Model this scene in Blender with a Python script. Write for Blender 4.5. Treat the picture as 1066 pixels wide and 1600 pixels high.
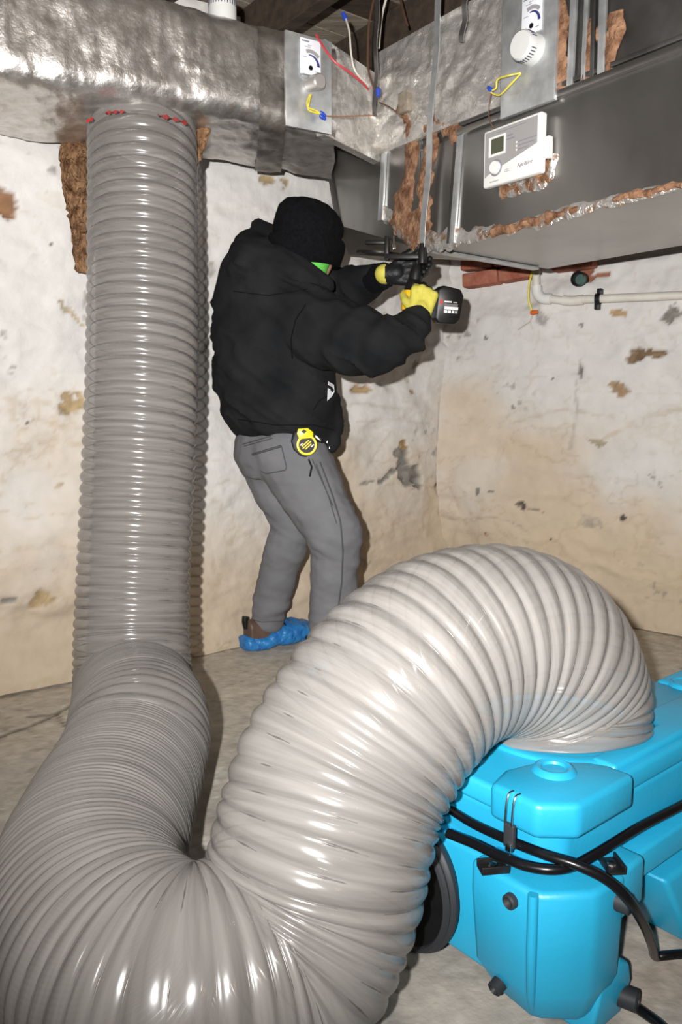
import bpy, bmesh, math, random
import numpy as np
from mathutils import Vector, Matrix
from mathutils.bvhtree import BVHTree

random.seed(7)
for o in list(bpy.data.objects):
    bpy.data.objects.remove(o, do_unlink=True)
SC = bpy.context.scene
COL = SC.collection

# ------------------------------------------------------------------ camera, world, lights, exposure
F = 1244.0                     # focal length in pixels of the 1066 x 1600 frame
PITCH = math.atan(160 / F)
H = 0.9
cam_d = bpy.data.cameras.new('camera')
cam_d.sensor_fit = 'VERTICAL'
cam_d.sensor_height = 36.0
cam_d.lens = F / 1600 * 36.0
cam_d.clip_start = 0.05
cam = bpy.data.objects.new('camera', cam_d)
COL.objects.link(cam)
cam.location = (0, 0, H)
cam.rotation_euler = (math.pi / 2 - PITCH, 0, 0)
SC.camera = cam

W = bpy.data.worlds.new('world')
SC.world = W
W.use_nodes = True
W.node_tree.nodes['Background'].inputs[0].default_value = (1.0, 0.52, 0.22, 1)
W.node_tree.nodes['Background'].inputs[1].default_value = 0.065

def light(name, kind, loc, energy, color, radius=0.03, target=None, size=None, blend=1.0):
    d = bpy.data.lights.new(name, kind)
    d.energy = energy
    d.color = color
    d.shadow_soft_size = radius
    if size:
        d.spot_size = math.radians(size)
        d.spot_blend = blend
    o = bpy.data.objects.new(name, d)
    COL.objects.link(o)
    o.location = loc
    if target is not None:
        o.rotation_euler = (Vector(target) - Vector(loc)).to_track_quat('-Z', 'Y').to_euler()
    return o

# the camera's flash, held a hand's width to the left of the lens
light('camera_flash', 'SPOT', (-0.11, -0.15, 0.985), 450, (1.0, 0.978, 0.95), 0.014,
      target=(0.34, 3.2, 1.60), size=122, blend=1.0)
# a bare bulb of the cellar, behind and to the right of the photographer
light('cellar_bulb', 'POINT', (1.5, -1.2, 2.0), 9, (1.0, 0.58, 0.28), 0.04)

vs = SC.view_settings
vs.view_transform = 'Standard'
vs.look = 'None'
vs.exposure = 0.0
vs.gamma = 1.0
vs.use_curve_mapping = False

# ------------------------------------------------------------------ small geometry helpers
def ray(x, y):
    a = (x - 533) / F
    b = -(y - 800) / F
    return Vector((a, math.cos(PITCH) + b * math.sin(PITCH), -math.sin(PITCH) + b * math.cos(PITCH)))
C0 = Vector((0, 0, H))
def atZ(x, y, z):
    d = ray(x, y)
    return C0 + d * ((z - H) / d.z)
def atY(x, y, Y):
    d = ray(x, y)
    return C0 + d * (Y / d.y)
def onP(x, y, p, n):
    d = ray(x, y)
    return C0 + d * ((Vector(p) - C0).dot(n) / d.dot(n))

def _hash(ix, iy, iz, seed):
    n = (ix * 374761393 + iy * 668265263 + iz * 2147483647 + seed * 1274126177) & 0xFFFFFFFF
    n = ((n ^ (n >> 13)) * 1274126177) & 0xFFFFFFFF
    n = n ^ (n >> 16)
    return (n & 0xFFFF) / 65535.0
def vnoise(P, scale=1.0, seed=0):
    P = np.asarray(P, dtype=np.float64) * scale
    I = np.floor(P).astype(np.int64)
    Fr = P - I
    w = Fr * Fr * Fr * (Fr * (Fr * 6 - 15) + 10)
    out = np.zeros(len(P))
    for dx in (0, 1):
        for dy in (0, 1):
            for dz in (0, 1):
                h = _hash(I[:, 0] + dx, I[:, 1] + dy, I[:, 2] + dz, seed)
                out += h * (w[:, 0] if dx else 1 - w[:, 0]) * (w[:, 1] if dy else 1 - w[:, 1]) * (w[:, 2] if dz else 1 - w[:, 2])
    return out * 2 - 1
def fbm(P, scale=1.0, oct=4, seed=0, gain=0.5):
    a, s, o, t = 1.0, scale, 0.0, 0.0
    for k in range(oct):
        o = o + a * vnoise(P, s, seed + k * 17)
        t += a
        a *= gain
        s *= 2.03
    return o / t

class MB:
    def __init__(s):
        s.v = []
        s.f = []
        s.m = []
    def add(s, vs, fs, mi=0):
        b = len(s.v)
        s.v += [tuple(v) for v in vs]
        s.f += [tuple(b + i for i in f) for f in fs]
        s.m += [mi] * len(fs)
        return s
    def box(s, c, size, R=None, mi=0):
        c = Vector(c)
        vs = []
        for dx in (-.5, .5):
            for dy in (-.5, .5):
                for dz in (-.5, .5):
                    p = Vector((dx * size[0], dy * size[1], dz * size[2]))
                    vs.append(c + (R @ p if R else p))
        return s.add(vs, [(0, 1, 3, 2), (4, 6, 7, 5), (0, 4, 5, 1), (2, 3, 7, 6), (0, 2, 6, 4), (1, 5, 7, 3)], mi)
    def frame_box(s, c, U, V, N, lu, lv, ln, mi=0):
        """box from its centre and three axes"""
        vs = []
        for a in (-.5, .5):
            for b in (-.5, .5):
                for d in (-.5, .5):
                    vs.append(Vector(c) + U * (a * lu) + V * (b * lv) + N * (d * ln))
        return s.add(vs, [(0, 1, 3, 2), (4, 6, 7, 5), (0, 4, 5, 1), (2, 3, 7, 6), (0, 2, 6, 4), (1, 5, 7, 3)], mi)
    def prism(s, poly, z0, z1, mi=0, top=None):
        n = len(poly)
        t = top or poly
        vs = [(p[0], p[1], z0) for p in poly] + [(p[0], p[1], z1) for p in t]
        fs = [tuple(range(n))[::-1], tuple(range(n, 2 * n))]
        fs += [(i, (i + 1) % n, n + (i + 1) % n, n + i) for i in range(n)]
        return s.add(vs, fs, mi)
    def sweep_poly(s, pts, N):
        """planar outline pts pushed along vector N"""
        n = len(pts)
        vs = [Vector(p) for p in pts] + [Vector(p) + N for p in pts]
        fs = [tuple(range(n)), tuple(range(2 * n - 1, n - 1, -1))]
        fs += [(i, n + i, n + (i + 1) % n, (i + 1) % n) for i in range(n)]
        return s.add(vs, fs)
    def loft(s, rings, cap=True, mi=0):
        n = len(rings[0])
        vs = [p for r in rings for p in r]
        fs = []
        for k in range(len(rings) - 1):
            for i in range(n):
                j = (i + 1) % n
                fs.append((k * n + i, k * n + j, (k + 1) * n + j, (k + 1) * n + i))
        if cap:
            fs.append(tuple(range(n))[::-1])
            fs.append(tuple(range((len(rings) - 1) * n, len(rings) * n)))
        return s.add(vs, fs, mi)
    def tube(s, pts, r, seg=8, mi=0):
        pts = [Vector(p) for p in pts]
        rad = r if isinstance(r, (list, tuple)) else [r] * len(pts)
        T = []
        for i in range(len(pts)):
            a = pts[max(0, i - 1)]
            b = pts[min(len(pts) - 1, i + 1)]
            T.append((b - a).normalized())
        nrm = T[0].orthogonal().normalized()
        rings = []
        for i, p in enumerate(pts):
            nrm = (nrm - T[i] * nrm.dot(T[i])).normalized()
            bn = T[i].cross(nrm)
            rings.append([p + (nrm * math.cos(2 * math.pi * k / seg) + bn * math.sin(2 * math.pi * k / seg)) * rad[i] for k in range(seg)])
        return s.loft(rings, True, mi)
    def lathe(s, c, axis, prof, seg=32, mi=0, cap=True):
        """prof: (distance along axis, radius)"""
        axis = Vector(axis).normalized()
        a = axis.orthogonal().normalized()
        b = axis.cross(a)
        rings = [[Vector(c) + axis * h + (a * math.cos(2 * math.pi * k / seg) + b * math.sin(2 * math.pi * k / seg)) * r for k in range(seg)] for h, r in prof]
        return s.loft(rings, cap, mi)
    def cap(s, p0, p1, r0, r1, seg=16):
        p0, p1 = Vector(p0), Vector(p1)
        d = p1 - p0
        L = d.length
        d = d / max(L, 1e-6)
        prof = []
        for k in range(1, 6):
            t = math.pi / 2 * k / 6
            prof.append((-r0 * math.cos(t), r0 * math.sin(t)))
        prof.append((0, r0))
        prof.append((L, r1))
        for k in range(5, 0, -1):
            t = math.pi / 2 * k / 6
            prof.append((L + r1 * math.cos(t), r1 * math.sin(t)))
        return s.lathe(p0, d if L > 1e-5 else Vector((0, 0, 1)), prof, seg)
    def chain(s, pts):
        for a, b in zip(pts, pts[1:]):
            s.cap(a[0], b[0], a[1], b[1])
        return s
    def ellipsoid(s, c, A, B, Cc, seg=24):
        """A, B, Cc: half axis vectors"""
        rings = []
        n = seg // 2
        for k in range(1, n):
            t = math.pi * k / n
            rings.append([Vector(c) - Cc * math.cos(t) + (A * math.cos(2 * math.pi * i / seg) + B * math.sin(2 * math.pi * i / seg)) * math.sin(t) for i in range(seg)])
        return s.loft(rings, True)
    def mesh(s, name):
        me = bpy.data.meshes.new(name)
        me.from_pydata([tuple(v) for v in s.v], [], s.f)
        if any(s.m):
            me.polygons.foreach_set('material_index', s.m)
        me.update()
        return me

def finish(o, mats, smooth=True, bevel=0, segs=2, angle=35, recalc=True):
    me = o.data
    bm = bmesh.new()
    bm.from_mesh(me)
    if recalc:
        bmesh.ops.recalc_face_normals(bm, faces=bm.faces)
    if bevel:
        ed = [e for e in bm.edges if len(e.link_faces) == 2 and e.calc_face_angle(0) > math.radians(angle)]
        bmesh.ops.bevel(bm, geom=ed, offset=bevel, segments=segs, profile=0.5, affect='EDGES', clamp_overlap=True)
    bm.to_mesh(me)
    bm.free()
    for m in (mats if isinstance(mats, (list, tuple)) else [mats]):
        me.materials.append(m)
    if smooth:
        me.polygons.foreach_set('use_smooth', [True] * len(me.polygons))
        try:
            me.set_sharp_from_angle(angle=math.radians(38))
        except Exception:
            pass
    me.update()

def link(name, me, parent=None, local=False):
    o = bpy.data.objects.new(name, me)
    COL.objects.link(o)
    if parent is not None:
        o.parent = parent
        if not local:
            root = parent
            off = Vector((0, 0, 0))
            while root is not None:
                off += root.location
                root = root.parent
            me.transform(Matrix.Translation(-off))
    return o

def build(mb, name, mats, parent=None, smooth=True, bevel=0, segs=2, local=False, angle=35):
    me = mb.mesh(name)
    o = link(name, me, parent, local)
    finish(o, mats, smooth, bevel, segs, angle)
    return o

def tag(o, label, cat=None, group=None, kind=None):
    o['label'] = label
    if cat:
        o['category'] = cat
    if group:
        o['group'] = group
    if kind:
        o['kind'] = kind
    return o

def empty(name, loc, label, cat, group=None, rotz=0.0):
    o = bpy.data.objects.new(name, None)
    COL.objects.link(o)
    o.location = loc
    o.rotation_euler = (0, 0, rotz)
    o.empty_display_size = 0.05
    return tag(o, label, cat, group)

def spline(pts, n=12):
    """Catmull-Rom through pts"""
    P = [Vector(p) for p in pts]
    P = [P[0] * 2 - P[1]] + P + [P[-1] * 2 - P[-2]]
    out = []
    for i in range(1, len(P) - 2):
        for k in range(n):
            t = k / n
            a, b, c, d = P[i - 1], P[i], P[i + 1], P[i + 2]
            out.append(0.5 * ((2 * b) + (c - a) * t + (2 * a - 5 * b + 4 * c - d) * t * t + (3 * b - a - 3 * c + d) * t ** 3))
    out.append(P[-2])
    return out

def remesh(mb, voxel, smooth=6, factor=0.5):
    me = mb.mesh('tmp')
    o = bpy.data.objects.new('tmp', me)
    COL.objects.link(o)
    m = o.modifiers.new('r', 'REMESH')
    m.mode = 'VOXEL'
    m.voxel_size = voxel
    if smooth:
        m2 = o.modifiers.new('s', 'SMOOTH')
        m2.factor = factor
        m2.iterations = smooth
    dg = bpy.context.evaluated_depsgraph_get()
    dg.update()
    out = bpy.data.meshes.new_from_object(o.evaluated_get(dg))
    bpy.data.objects.remove(o, do_unlink=True)
    bpy.data.meshes.remove(me)
    return out

def coords(me):
    a = np.zeros(len(me.vertices) * 3)
    me.vertices.foreach_get('co', a)
    return a.reshape(-1, 3)
def normals(me):
    a = np.zeros(len(me.vertices) * 3)
    me.vertices.foreach_get('normal', a)
    return a.reshape(-1, 3)
def setco(me, a):
    me.vertices.foreach_set('co', a.reshape(-1))
    me.update()

# ------------------------------------------------------------------ materials
def nodes_of(name):
    m = bpy.data.materials.new(name)
    m.use_nodes = True
    nt = m.node_tree
    return m, nt, nt.nodes['Principled BSDF']

def mat(name, c, rough=0.5, metal=0.0, c2=None, scale=8.0, bump=0.0, bscale=40.0, bdist=0.01, stretch=None,
        spec=None, alpha=None, coat=0.0, rough2=None, detail=6.0, cpos=(0.35, 0.7), sheen=0.0, coord='Object', trans=0.0):
    m, nt, b = nodes_of(name)
    N, L = nt.nodes.new, nt.links.new
    b.inputs['Base Color'].default_value = (*c, 1)
    b.inputs['Roughness'].default_value = rough
    b.inputs['Metallic'].default_value = metal
    if spec is not None:
        b.inputs['Specular IOR Level'].default_value = spec
    if alpha is not None:
        b.inputs['Alpha'].default_value = alpha
    if coat:
        b.inputs['Coat Weight'].default_value = coat
        b.inputs['Coat Roughness'].default_value = 0.08
    if sheen:
        b.inputs['Sheen Weight'].default_value = sheen
    tc = N('ShaderNodeTexCoord')
    mp = N('ShaderNodeMapping')
    L(tc.outputs[coord], mp.inputs[0])
    if stretch:
        mp.inputs['Scale'].default_value = stretch
    if c2 is not None:
        n = N('ShaderNodeTexNoise')
        n.inputs['Scale'].default_value = scale
        n.inputs['Detail'].default_value = detail
        L(mp.outputs[0], n.inputs[0])
        r = N('ShaderNodeValToRGB')
        r.color_ramp.elements[0].position = cpos[0]
        r.color_ramp.elements[1].position = cpos[1]
        r.color_ramp.elements[0].color = (*c, 1)
        r.color_ramp.elements[1].color = (*c2, 1)
        L(n.outputs[0], r.inputs[0])
        L(r.outputs[0], b.inputs['Base Color'])
        if rough2 is not None:
            mr = N('ShaderNodeMapRange')
            mr.inputs[3].default_value = rough
            mr.inputs[4].default_value = rough2
            L(n.outputs[0], mr.inputs[0])
            L(mr.outputs[0], b.inputs['Roughness'])
    if bump:
        n = N('ShaderNodeTexNoise')
        n.inputs['Scale'].default_value = bscale
        n.inputs['Detail'].default_value = 8.0
        L(mp.outputs[0], n.inputs[0])
        bp = N('ShaderNodeBump')
        bp.inputs['Strength'].default_value = bump
        bp.inputs['Distance'].default_value = bdist
        L(n.outputs[0], bp.inputs['Height'])
        L(bp.outputs[0], b.inputs['Normal'])
    return m

def vcol_mat(name, rough, nscale, amount, bump, bscale, bdist, spec=0.3):
    """colour painted per vertex (stains, bare stone), fine grain from noise"""
    m, nt, b = nodes_of(name)
    N, L = nt.nodes.new, nt.links.new
    at = N('ShaderNodeAttribute')
    at.attribute_name = 'Col'
    tc = N('ShaderNodeTexCoord')
    n = N('ShaderNodeTexNoise')
    n.inputs['Scale'].default_value = nscale
    n.inputs['Detail'].default_value = 9
    L(tc.outputs['Object'], n.inputs[0])
    mr = N('ShaderNodeMapRange')
    mr.inputs[1].default_value = 0.25
    mr.inputs[2].default_value = 0.75
    mr.inputs[3].default_value = 1 - amount
    mr.inputs[4].default_value = 1.0
    L(n.outputs[0], mr.inputs[0])
    mx = N('ShaderNodeMix')
    mx.data_type = 'RGBA'
    mx.blend_type = 'MULTIPLY'
    mx.inputs[0].default_value = 1.0
    L(at.outputs['Color'], mx.inputs[6])
    L(mr.outputs[0], mx.inputs[7])
    L(mx.outputs[2], b.inputs['Base Color'])
    b.inputs['Roughness'].default_value = rough
    b.inputs['Specular IOR Level'].default_value = spec
    n2 = N('ShaderNodeTexNoise')
    n2.inputs['Scale'].default_value = bscale
    n2.inputs['Detail'].default_value = 10
    L(tc.outputs['Object'], n2.inputs[0])
    bp = N('ShaderNodeBump')
    bp.inputs['Strength'].default_value = bump
    bp.inputs['Distance'].default_value = bdist
    L(n2.outputs[0], bp.inputs['Height'])
    L(bp.outputs[0], b.inputs['Normal'])
    return m

def foil_mat(name, c, rough, scrim=True, crumple=0.5, cscale=18, metal=0.92):
    """foil facing of duct wrap: crinkled metal with a fine diagonal scrim printed in relief"""
    m, nt, b = nodes_of(name)
    N, L = nt.nodes.new, nt.links.new
    b.inputs['Metallic'].default_value = metal
    tc = N('ShaderNodeTexCoord')
    n = N('ShaderNodeTexNoise')
    n.inputs['Scale'].default_value = cscale
    n.inputs['Detail'].default_value = 7
    n.inputs['Roughness'].default_value = 0.62
    L(tc.outputs['Object'], n.inputs[0])
    r = N('ShaderNodeValToRGB')
    r.color_ramp.elements[0].position = 0.3
    r.color_ramp.elements[1].position = 0.72
    r.color_ramp.elements[0].color = (c[0] * .62, c[1] * .60, c[2] * .58, 1)
    r.color_ramp.elements[1].color = (*c, 1)
    L(n.outputs[0], r.inputs[0])
    L(r.outputs[0], b.inputs['Base Color'])
    mr = N('ShaderNodeMapRange')
    mr.inputs[3].default_value = rough * 0.7
    mr.inputs[4].default_value = rough * 1.35
    L(n.outputs[0], mr.inputs[0])
    L(mr.outputs[0], b.inputs['Roughness'])
    b1 = N('ShaderNodeBump')
    b1.inputs['Strength'].default_value = crumple
    b1.inputs['Distance'].default_value = 0.012
    L(n.outputs[0], b1.inputs['Height'])
    last = b1
    if scrim:
        uv = N('ShaderNodeUVMap')
        sep = N('ShaderNodeSeparateXYZ')
        L(uv.outputs[0], sep.inputs[0])
        def M(op, a, bb=None):
            k = N('ShaderNodeMath')
            k.operation = op
            for i, q in enumerate((a, bb)):
                if q is None:
                    continue
                if isinstance(q, (int, float)):
                    k.inputs[i].default_value = q
                else:
                    L(q, k.inputs[i])
            return k.outputs[0]
        lines = None
        for (a, bb) in ((1.0, 0.62), (1.0, -0.62), (0.0, 1.0)):
            t = M('ADD', M('MULTIPLY', sep.outputs[0], a), M('MULTIPLY', sep.outputs[1], bb))
            q = M('ABSOLUTE', M('SUBTRACT', M('FRACT', M('MULTIPLY', t, 46.0)), 0.5))
            q = M('LESS_THAN', q, 0.09)
            lines = q if lines is None else M('MAXIMUM', lines, q)
        b2 = N('ShaderNodeBump')
        b2.inputs['Strength'].default_value = 0.9
        b2.inputs['Distance'].default_value = 0.003
        L(lines, b2.inputs['Height'])
        L(b1.outputs[0], b2.inputs['Normal'])
        last = b2
    L(last.outputs[0], b.inputs['Normal'])
    return m

M = {}
M['wall'] = vcol_mat('whitewashed_stone', 0.85, 14, 0.12, 0.35, 30, 0.010)
M['floor'] = vcol_mat('cellar_concrete', 0.72, 26, 0.34, 0.35, 60, 0.006)
M['brick'] = mat('old_brick', (0.30, 0.085, 0.05), 0.9, c2=(0.42, 0.17, 0.11), scale=18, bump=0.6, bscale=60)
M['timber'] = mat('dark_joist', (0.035, 0.024, 0.016), 0.85, c2=(0.075, 0.05, 0.032), scale=5, stretch=(1, 6, 6), bump=0.4)
M['board'] = mat('old_board', (0.17, 0.135, 0.10), 0.85, c2=(0.34, 0.29, 0.23), scale=6, stretch=(1, 7, 7), bump=0.4)
M['foil'] = foil_mat('scrim_foil', (0.80, 0.78, 0.76), 0.36, True, 0.35, 26)
M['foil2'] = foil_mat('crumpled_foil', (0.86, 0.84, 0.81), 0.27, False, 0.9, 17, 0.72)
M['foilmatt'] = foil_mat('dull_foil', (0.50, 0.47, 0.44), 0.42, False, 0.4, 20)
M['galv'] = mat('galvanised_sheet', (0.26, 0.255, 0.245), 0.20, 0.96, c2=(0.50, 0.49, 0.475), scale=2.6, bump=0.10, bscale=7, bdist=0.02, rough2=0.40, cpos=(0.3, 0.72), stretch=(1, 1, .6))
M['galv2'] = mat('bright_galvanised', (0.52, 0.54, 0.55), 0.34, 0.75, c2=(0.70, 0.72, 0.73), scale=30, bump=0.05, bscale=20, rough2=0.46)
M['galvd'] = mat('dull_galvanised', (0.13, 0.125, 0.12), 0.36, 0.95, c2=(0.24, 0.235, 0.23), scale=7, bump=0.06, bscale=10, rough2=0.55)
M['rust'] = mat('brown_mastic', (0.12, 0.05, 0.022), 0.9, c2=(0.36, 0.20, 0.115), scale=34, bump=1.0, bscale=90)
M['smear'] = mat('foil_sealant', (0.74, 0.72, 0.69), 0.3, 0.8, c2=(0.44, 0.25, 0.145), scale=26, bump=1.0, bscale=60, cpos=(0.47, 0.62))
M['pipe'] = mat('pvc_conduit', (0.72, 0.70, 0.64), 0.45, c2=(0.60, 0.57, 0.50), scale=12)
M['dark'] = mat('black_iron', (0.008, 0.008, 0.008), 0.45, 0.0, spec=0.35)
M['black'] = mat('black_plastic', (0.006, 0.006, 0.0065), 0.4, c2=(0.010, 0.010, 0.010), scale=30, spec=0.3)
M['rubber'] = mat('grey_rubber', (0.022, 0.024, 0.027), 0.55, spec=0.3)
M['cord'] = mat('cord_jacket', (0.004, 0.004, 0.005), 0.3, spec=0.3)
M['wool'] = mat('brown_glass_wool', (0.10, 0.05, 0.025), 0.98, c2=(0.36, 0.21, 0.115), scale=40, bump=1.0, bscale=110, bdist=0.02, stretch=(1, 1, 0.7), spec=0.05)
M['blue'] = mat('blue_polyethylene', (0.013, 0.275, 0.46), 0.42, c2=(0.018, 0.32, 0.52), scale=5, bump=0.05, bscale=120, spec=0.45)
M['white'] = mat('white_plastic', (0.74, 0.74, 0.71), 0.45)
M['offwhite'] = mat('grey_white_plastic', (0.62, 0.63, 0.61), 0.5)
M['grey'] = mat('grey_print', (0.30, 0.29, 0.29), 0.5)
M['lcd'] = mat('display_glass', (0.075, 0.08, 0.05), 0.15)
M['ink'] = mat('dark_ink', (0.06, 0.06, 0.10), 0.6)
M['inkgrey'] = mat('grey_ink', (0.20, 0.20, 0.24), 0.6)
M['navy'] = mat('navy_ink', (0.03, 0.03, 0.16), 0.6)
M['paper'] = mat('paper_card', (0.76, 0.78, 0.83), 0.55)
M['chrome'] = mat('zinc_steel', (0.72, 0.72, 0.72), 0.22, 1.0)
M['motor'] = mat('grey_motor_can', (0.42, 0.39, 0.37), 0.38, 0.5)
M['wirey'] = mat('yellow_wire', (0.75, 0.62, 0.05), 0.4)
M['wirer'] = mat('red_wire', (0.50, 0.04, 0.05), 0.45)
M['wirew'] = mat('white_wire', (0.62, 0.58, 0.52), 0.5)
M['wireb'] = mat('brown_wire', (0.10, 0.05, 0.03), 0.5)
M['nutblue'] = mat('blue_wire_nut', (0.02, 0.06, 0.42), 0.35)
M['nutorange'] = mat('orange_wire_nut', (0.70, 0.14, 0.02), 0.4)
M['teal'] = mat('verdigris_copper', (0.03, 0.12, 0.11), 0.7, c2=(0.08, 0.07, 0.04), scale=40)
M['redtape'] = mat('red_tape', (0.55, 0.03, 0.03), 0.35)
M['jacket'] = mat('black_fleece', (0.0078, 0.0086, 0.0098), 0.95, c2=(0.020, 0.0205, 0.022), scale=7, bump=0.35, bscale=260, bdist=0.004, spec=0.12)  # paler mottling in the colour stands in for subtle highlights on the cloth
M['rib'] = mat('black_rib_knit', (0.005, 0.005, 0.0065), 0.95, bump=0.5, bscale=160, bdist=0.004, spec=0.1)
M['denim'] = mat('grey_canvas', (0.128, 0.130, 0.140), 0.9, c2=(0.158, 0.160, 0.170), scale=10, bump=0.3, bscale=400, bdist=0.003)
M['stitch'] = mat('dark_stitching', (0.062, 0.062, 0.068), 0.9)
M['beanie'] = mat('black_knit', (0.004, 0.0042, 0.0052), 0.95, c2=(0.007, 0.0072, 0.0085), scale=90, bump=0.7, bscale=240, bdist=0.004, spec=0.08)
M['skin'] = mat('skin', (0.58, 0.33, 0.24), 0.5, c2=(0.64, 0.39, 0.30), scale=20)
M['hair'] = mat('brown_hair', (0.05, 0.03, 0.02), 0.7)
M['eye'] = mat('eye_white', (0.8, 0.8, 0.78), 0.2)
M['neon'] = mat('neon_green_cloth', (0.14, 0.62, 0.10), 0.7)
M['gloveY'] = mat('yellow_knit', (0.50, 0.45, 0.06), 0.85, c2=(0.60, 0.54, 0.10), scale=60, bump=0.4, bscale=300, bdist=0.003)
M['gloveB'] = mat('black_dipped_rubber', (0.008, 0.008, 0.009), 0.5, bump=0.4, bscale=160, bdist=0.003, spec=0.3)
M['shoe'] = mat('brown_leather', (0.075, 0.045, 0.032), 0.55, c2=(0.12, 0.075, 0.055), scale=18)
M['cover'] = mat('blue_film', (0.012, 0.13, 0.40), 0.3, c2=(0.03, 0.22, 0.52), scale=22, bump=0.8, bscale=46)
M['drilly'] = mat('yellow_drill_shell', (0.80, 0.46, 0.015), 0.4)
M['tapey'] = mat('yellow_tape_case', (0.80, 0.66, 0.01), 0.35)
M['red'] = mat('red_plastic', (0.45, 0.03, 0.02), 0.4)

def hose_mat():
    m, nt, b = nodes_of('clear_grey_vinyl')
    N, L = nt.nodes.new, nt.links.new
    tc = N('ShaderNodeTexCoord')
    uv = N('ShaderNodeUVMap')
    mp = N('ShaderNodeMapping')
    mp.inputs['Scale'].default_value = (1.2, 34.0, 1.0)
    L(uv.outputs[0], mp.inputs[0])
    n = N('ShaderNodeTexNoise')
    n.inputs['Scale'].default_value = 3.0
    n.inputs['Detail'].default_value = 5
    L(mp.outputs[0], n.inputs[0])
    r = N('ShaderNodeValToRGB')
    r.color_ramp.elements[0].position = 0.28
    r.color_ramp.elements[1].position = 0.62
    r.color_ramp.elements[0].color = (0.158, 0.149, 0.140, 1)
    r.color_ramp.elements[1].color = (0.262, 0.249, 0.236, 1)
    L(n.outputs[0], r.inputs[0])
    L(r.outputs[0], b.inputs['Base Color'])
    b.inputs['Roughness'].default_value = 0.2
    b.inputs['Specular IOR Level'].default_value = 0.75
    b.inputs['Alpha'].default_value = 0.66
    return m
M['hose'] = hose_mat()
M['hosewire'] = mat('spring_wire', (0.11, 0.10, 0.095), 0.35, 0.3)

# ------------------------------------------------------------------ the setting: walls, floor, ceiling
WA = atZ(0, 1085, 0)
WB = atZ(690, 937, 0)
WC = atZ(1066, 992, 0)
dirL = (WB - WA).normalized()
dirR = (WC - WB).normalized()
nL = Vector((dirL.y, -dirL.x, 0))        # into the room
nR = Vector((dirR.y, -dirR.x, 0))
CEIL = 2.28

def mixc(col, target, w):
    return col * (1 - w[:, None]) + np.array(target)[None, :] * w[:, None]
def sstep(a, b, x):
    t = np.clip((x - a) / (b - a), 0, 1)
    return t * t * (3 - 2 * t)
def seg_dist(P, pts):
    d = np.full(len(P), 1e9)
    for a, b in zip(pts, pts[1:]):
        a, b = np.array(a), np.array(b)
        ab = b - a
        t = np.clip(((P - a) @ ab) / max(ab @ ab, 1e-9), 0, 1)
        d = np.minimum(d, np.linalg.norm(P - (a + t[:, None] * ab), axis=1))
    return d

OCHRE = (0.40, 0.30, 0.17)
BROWN = (0.20, 0.135, 0.08)
GREYP = (0.23, 0.215, 0.19)
DARKP = (0.10, 0.085, 0.07)

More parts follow.
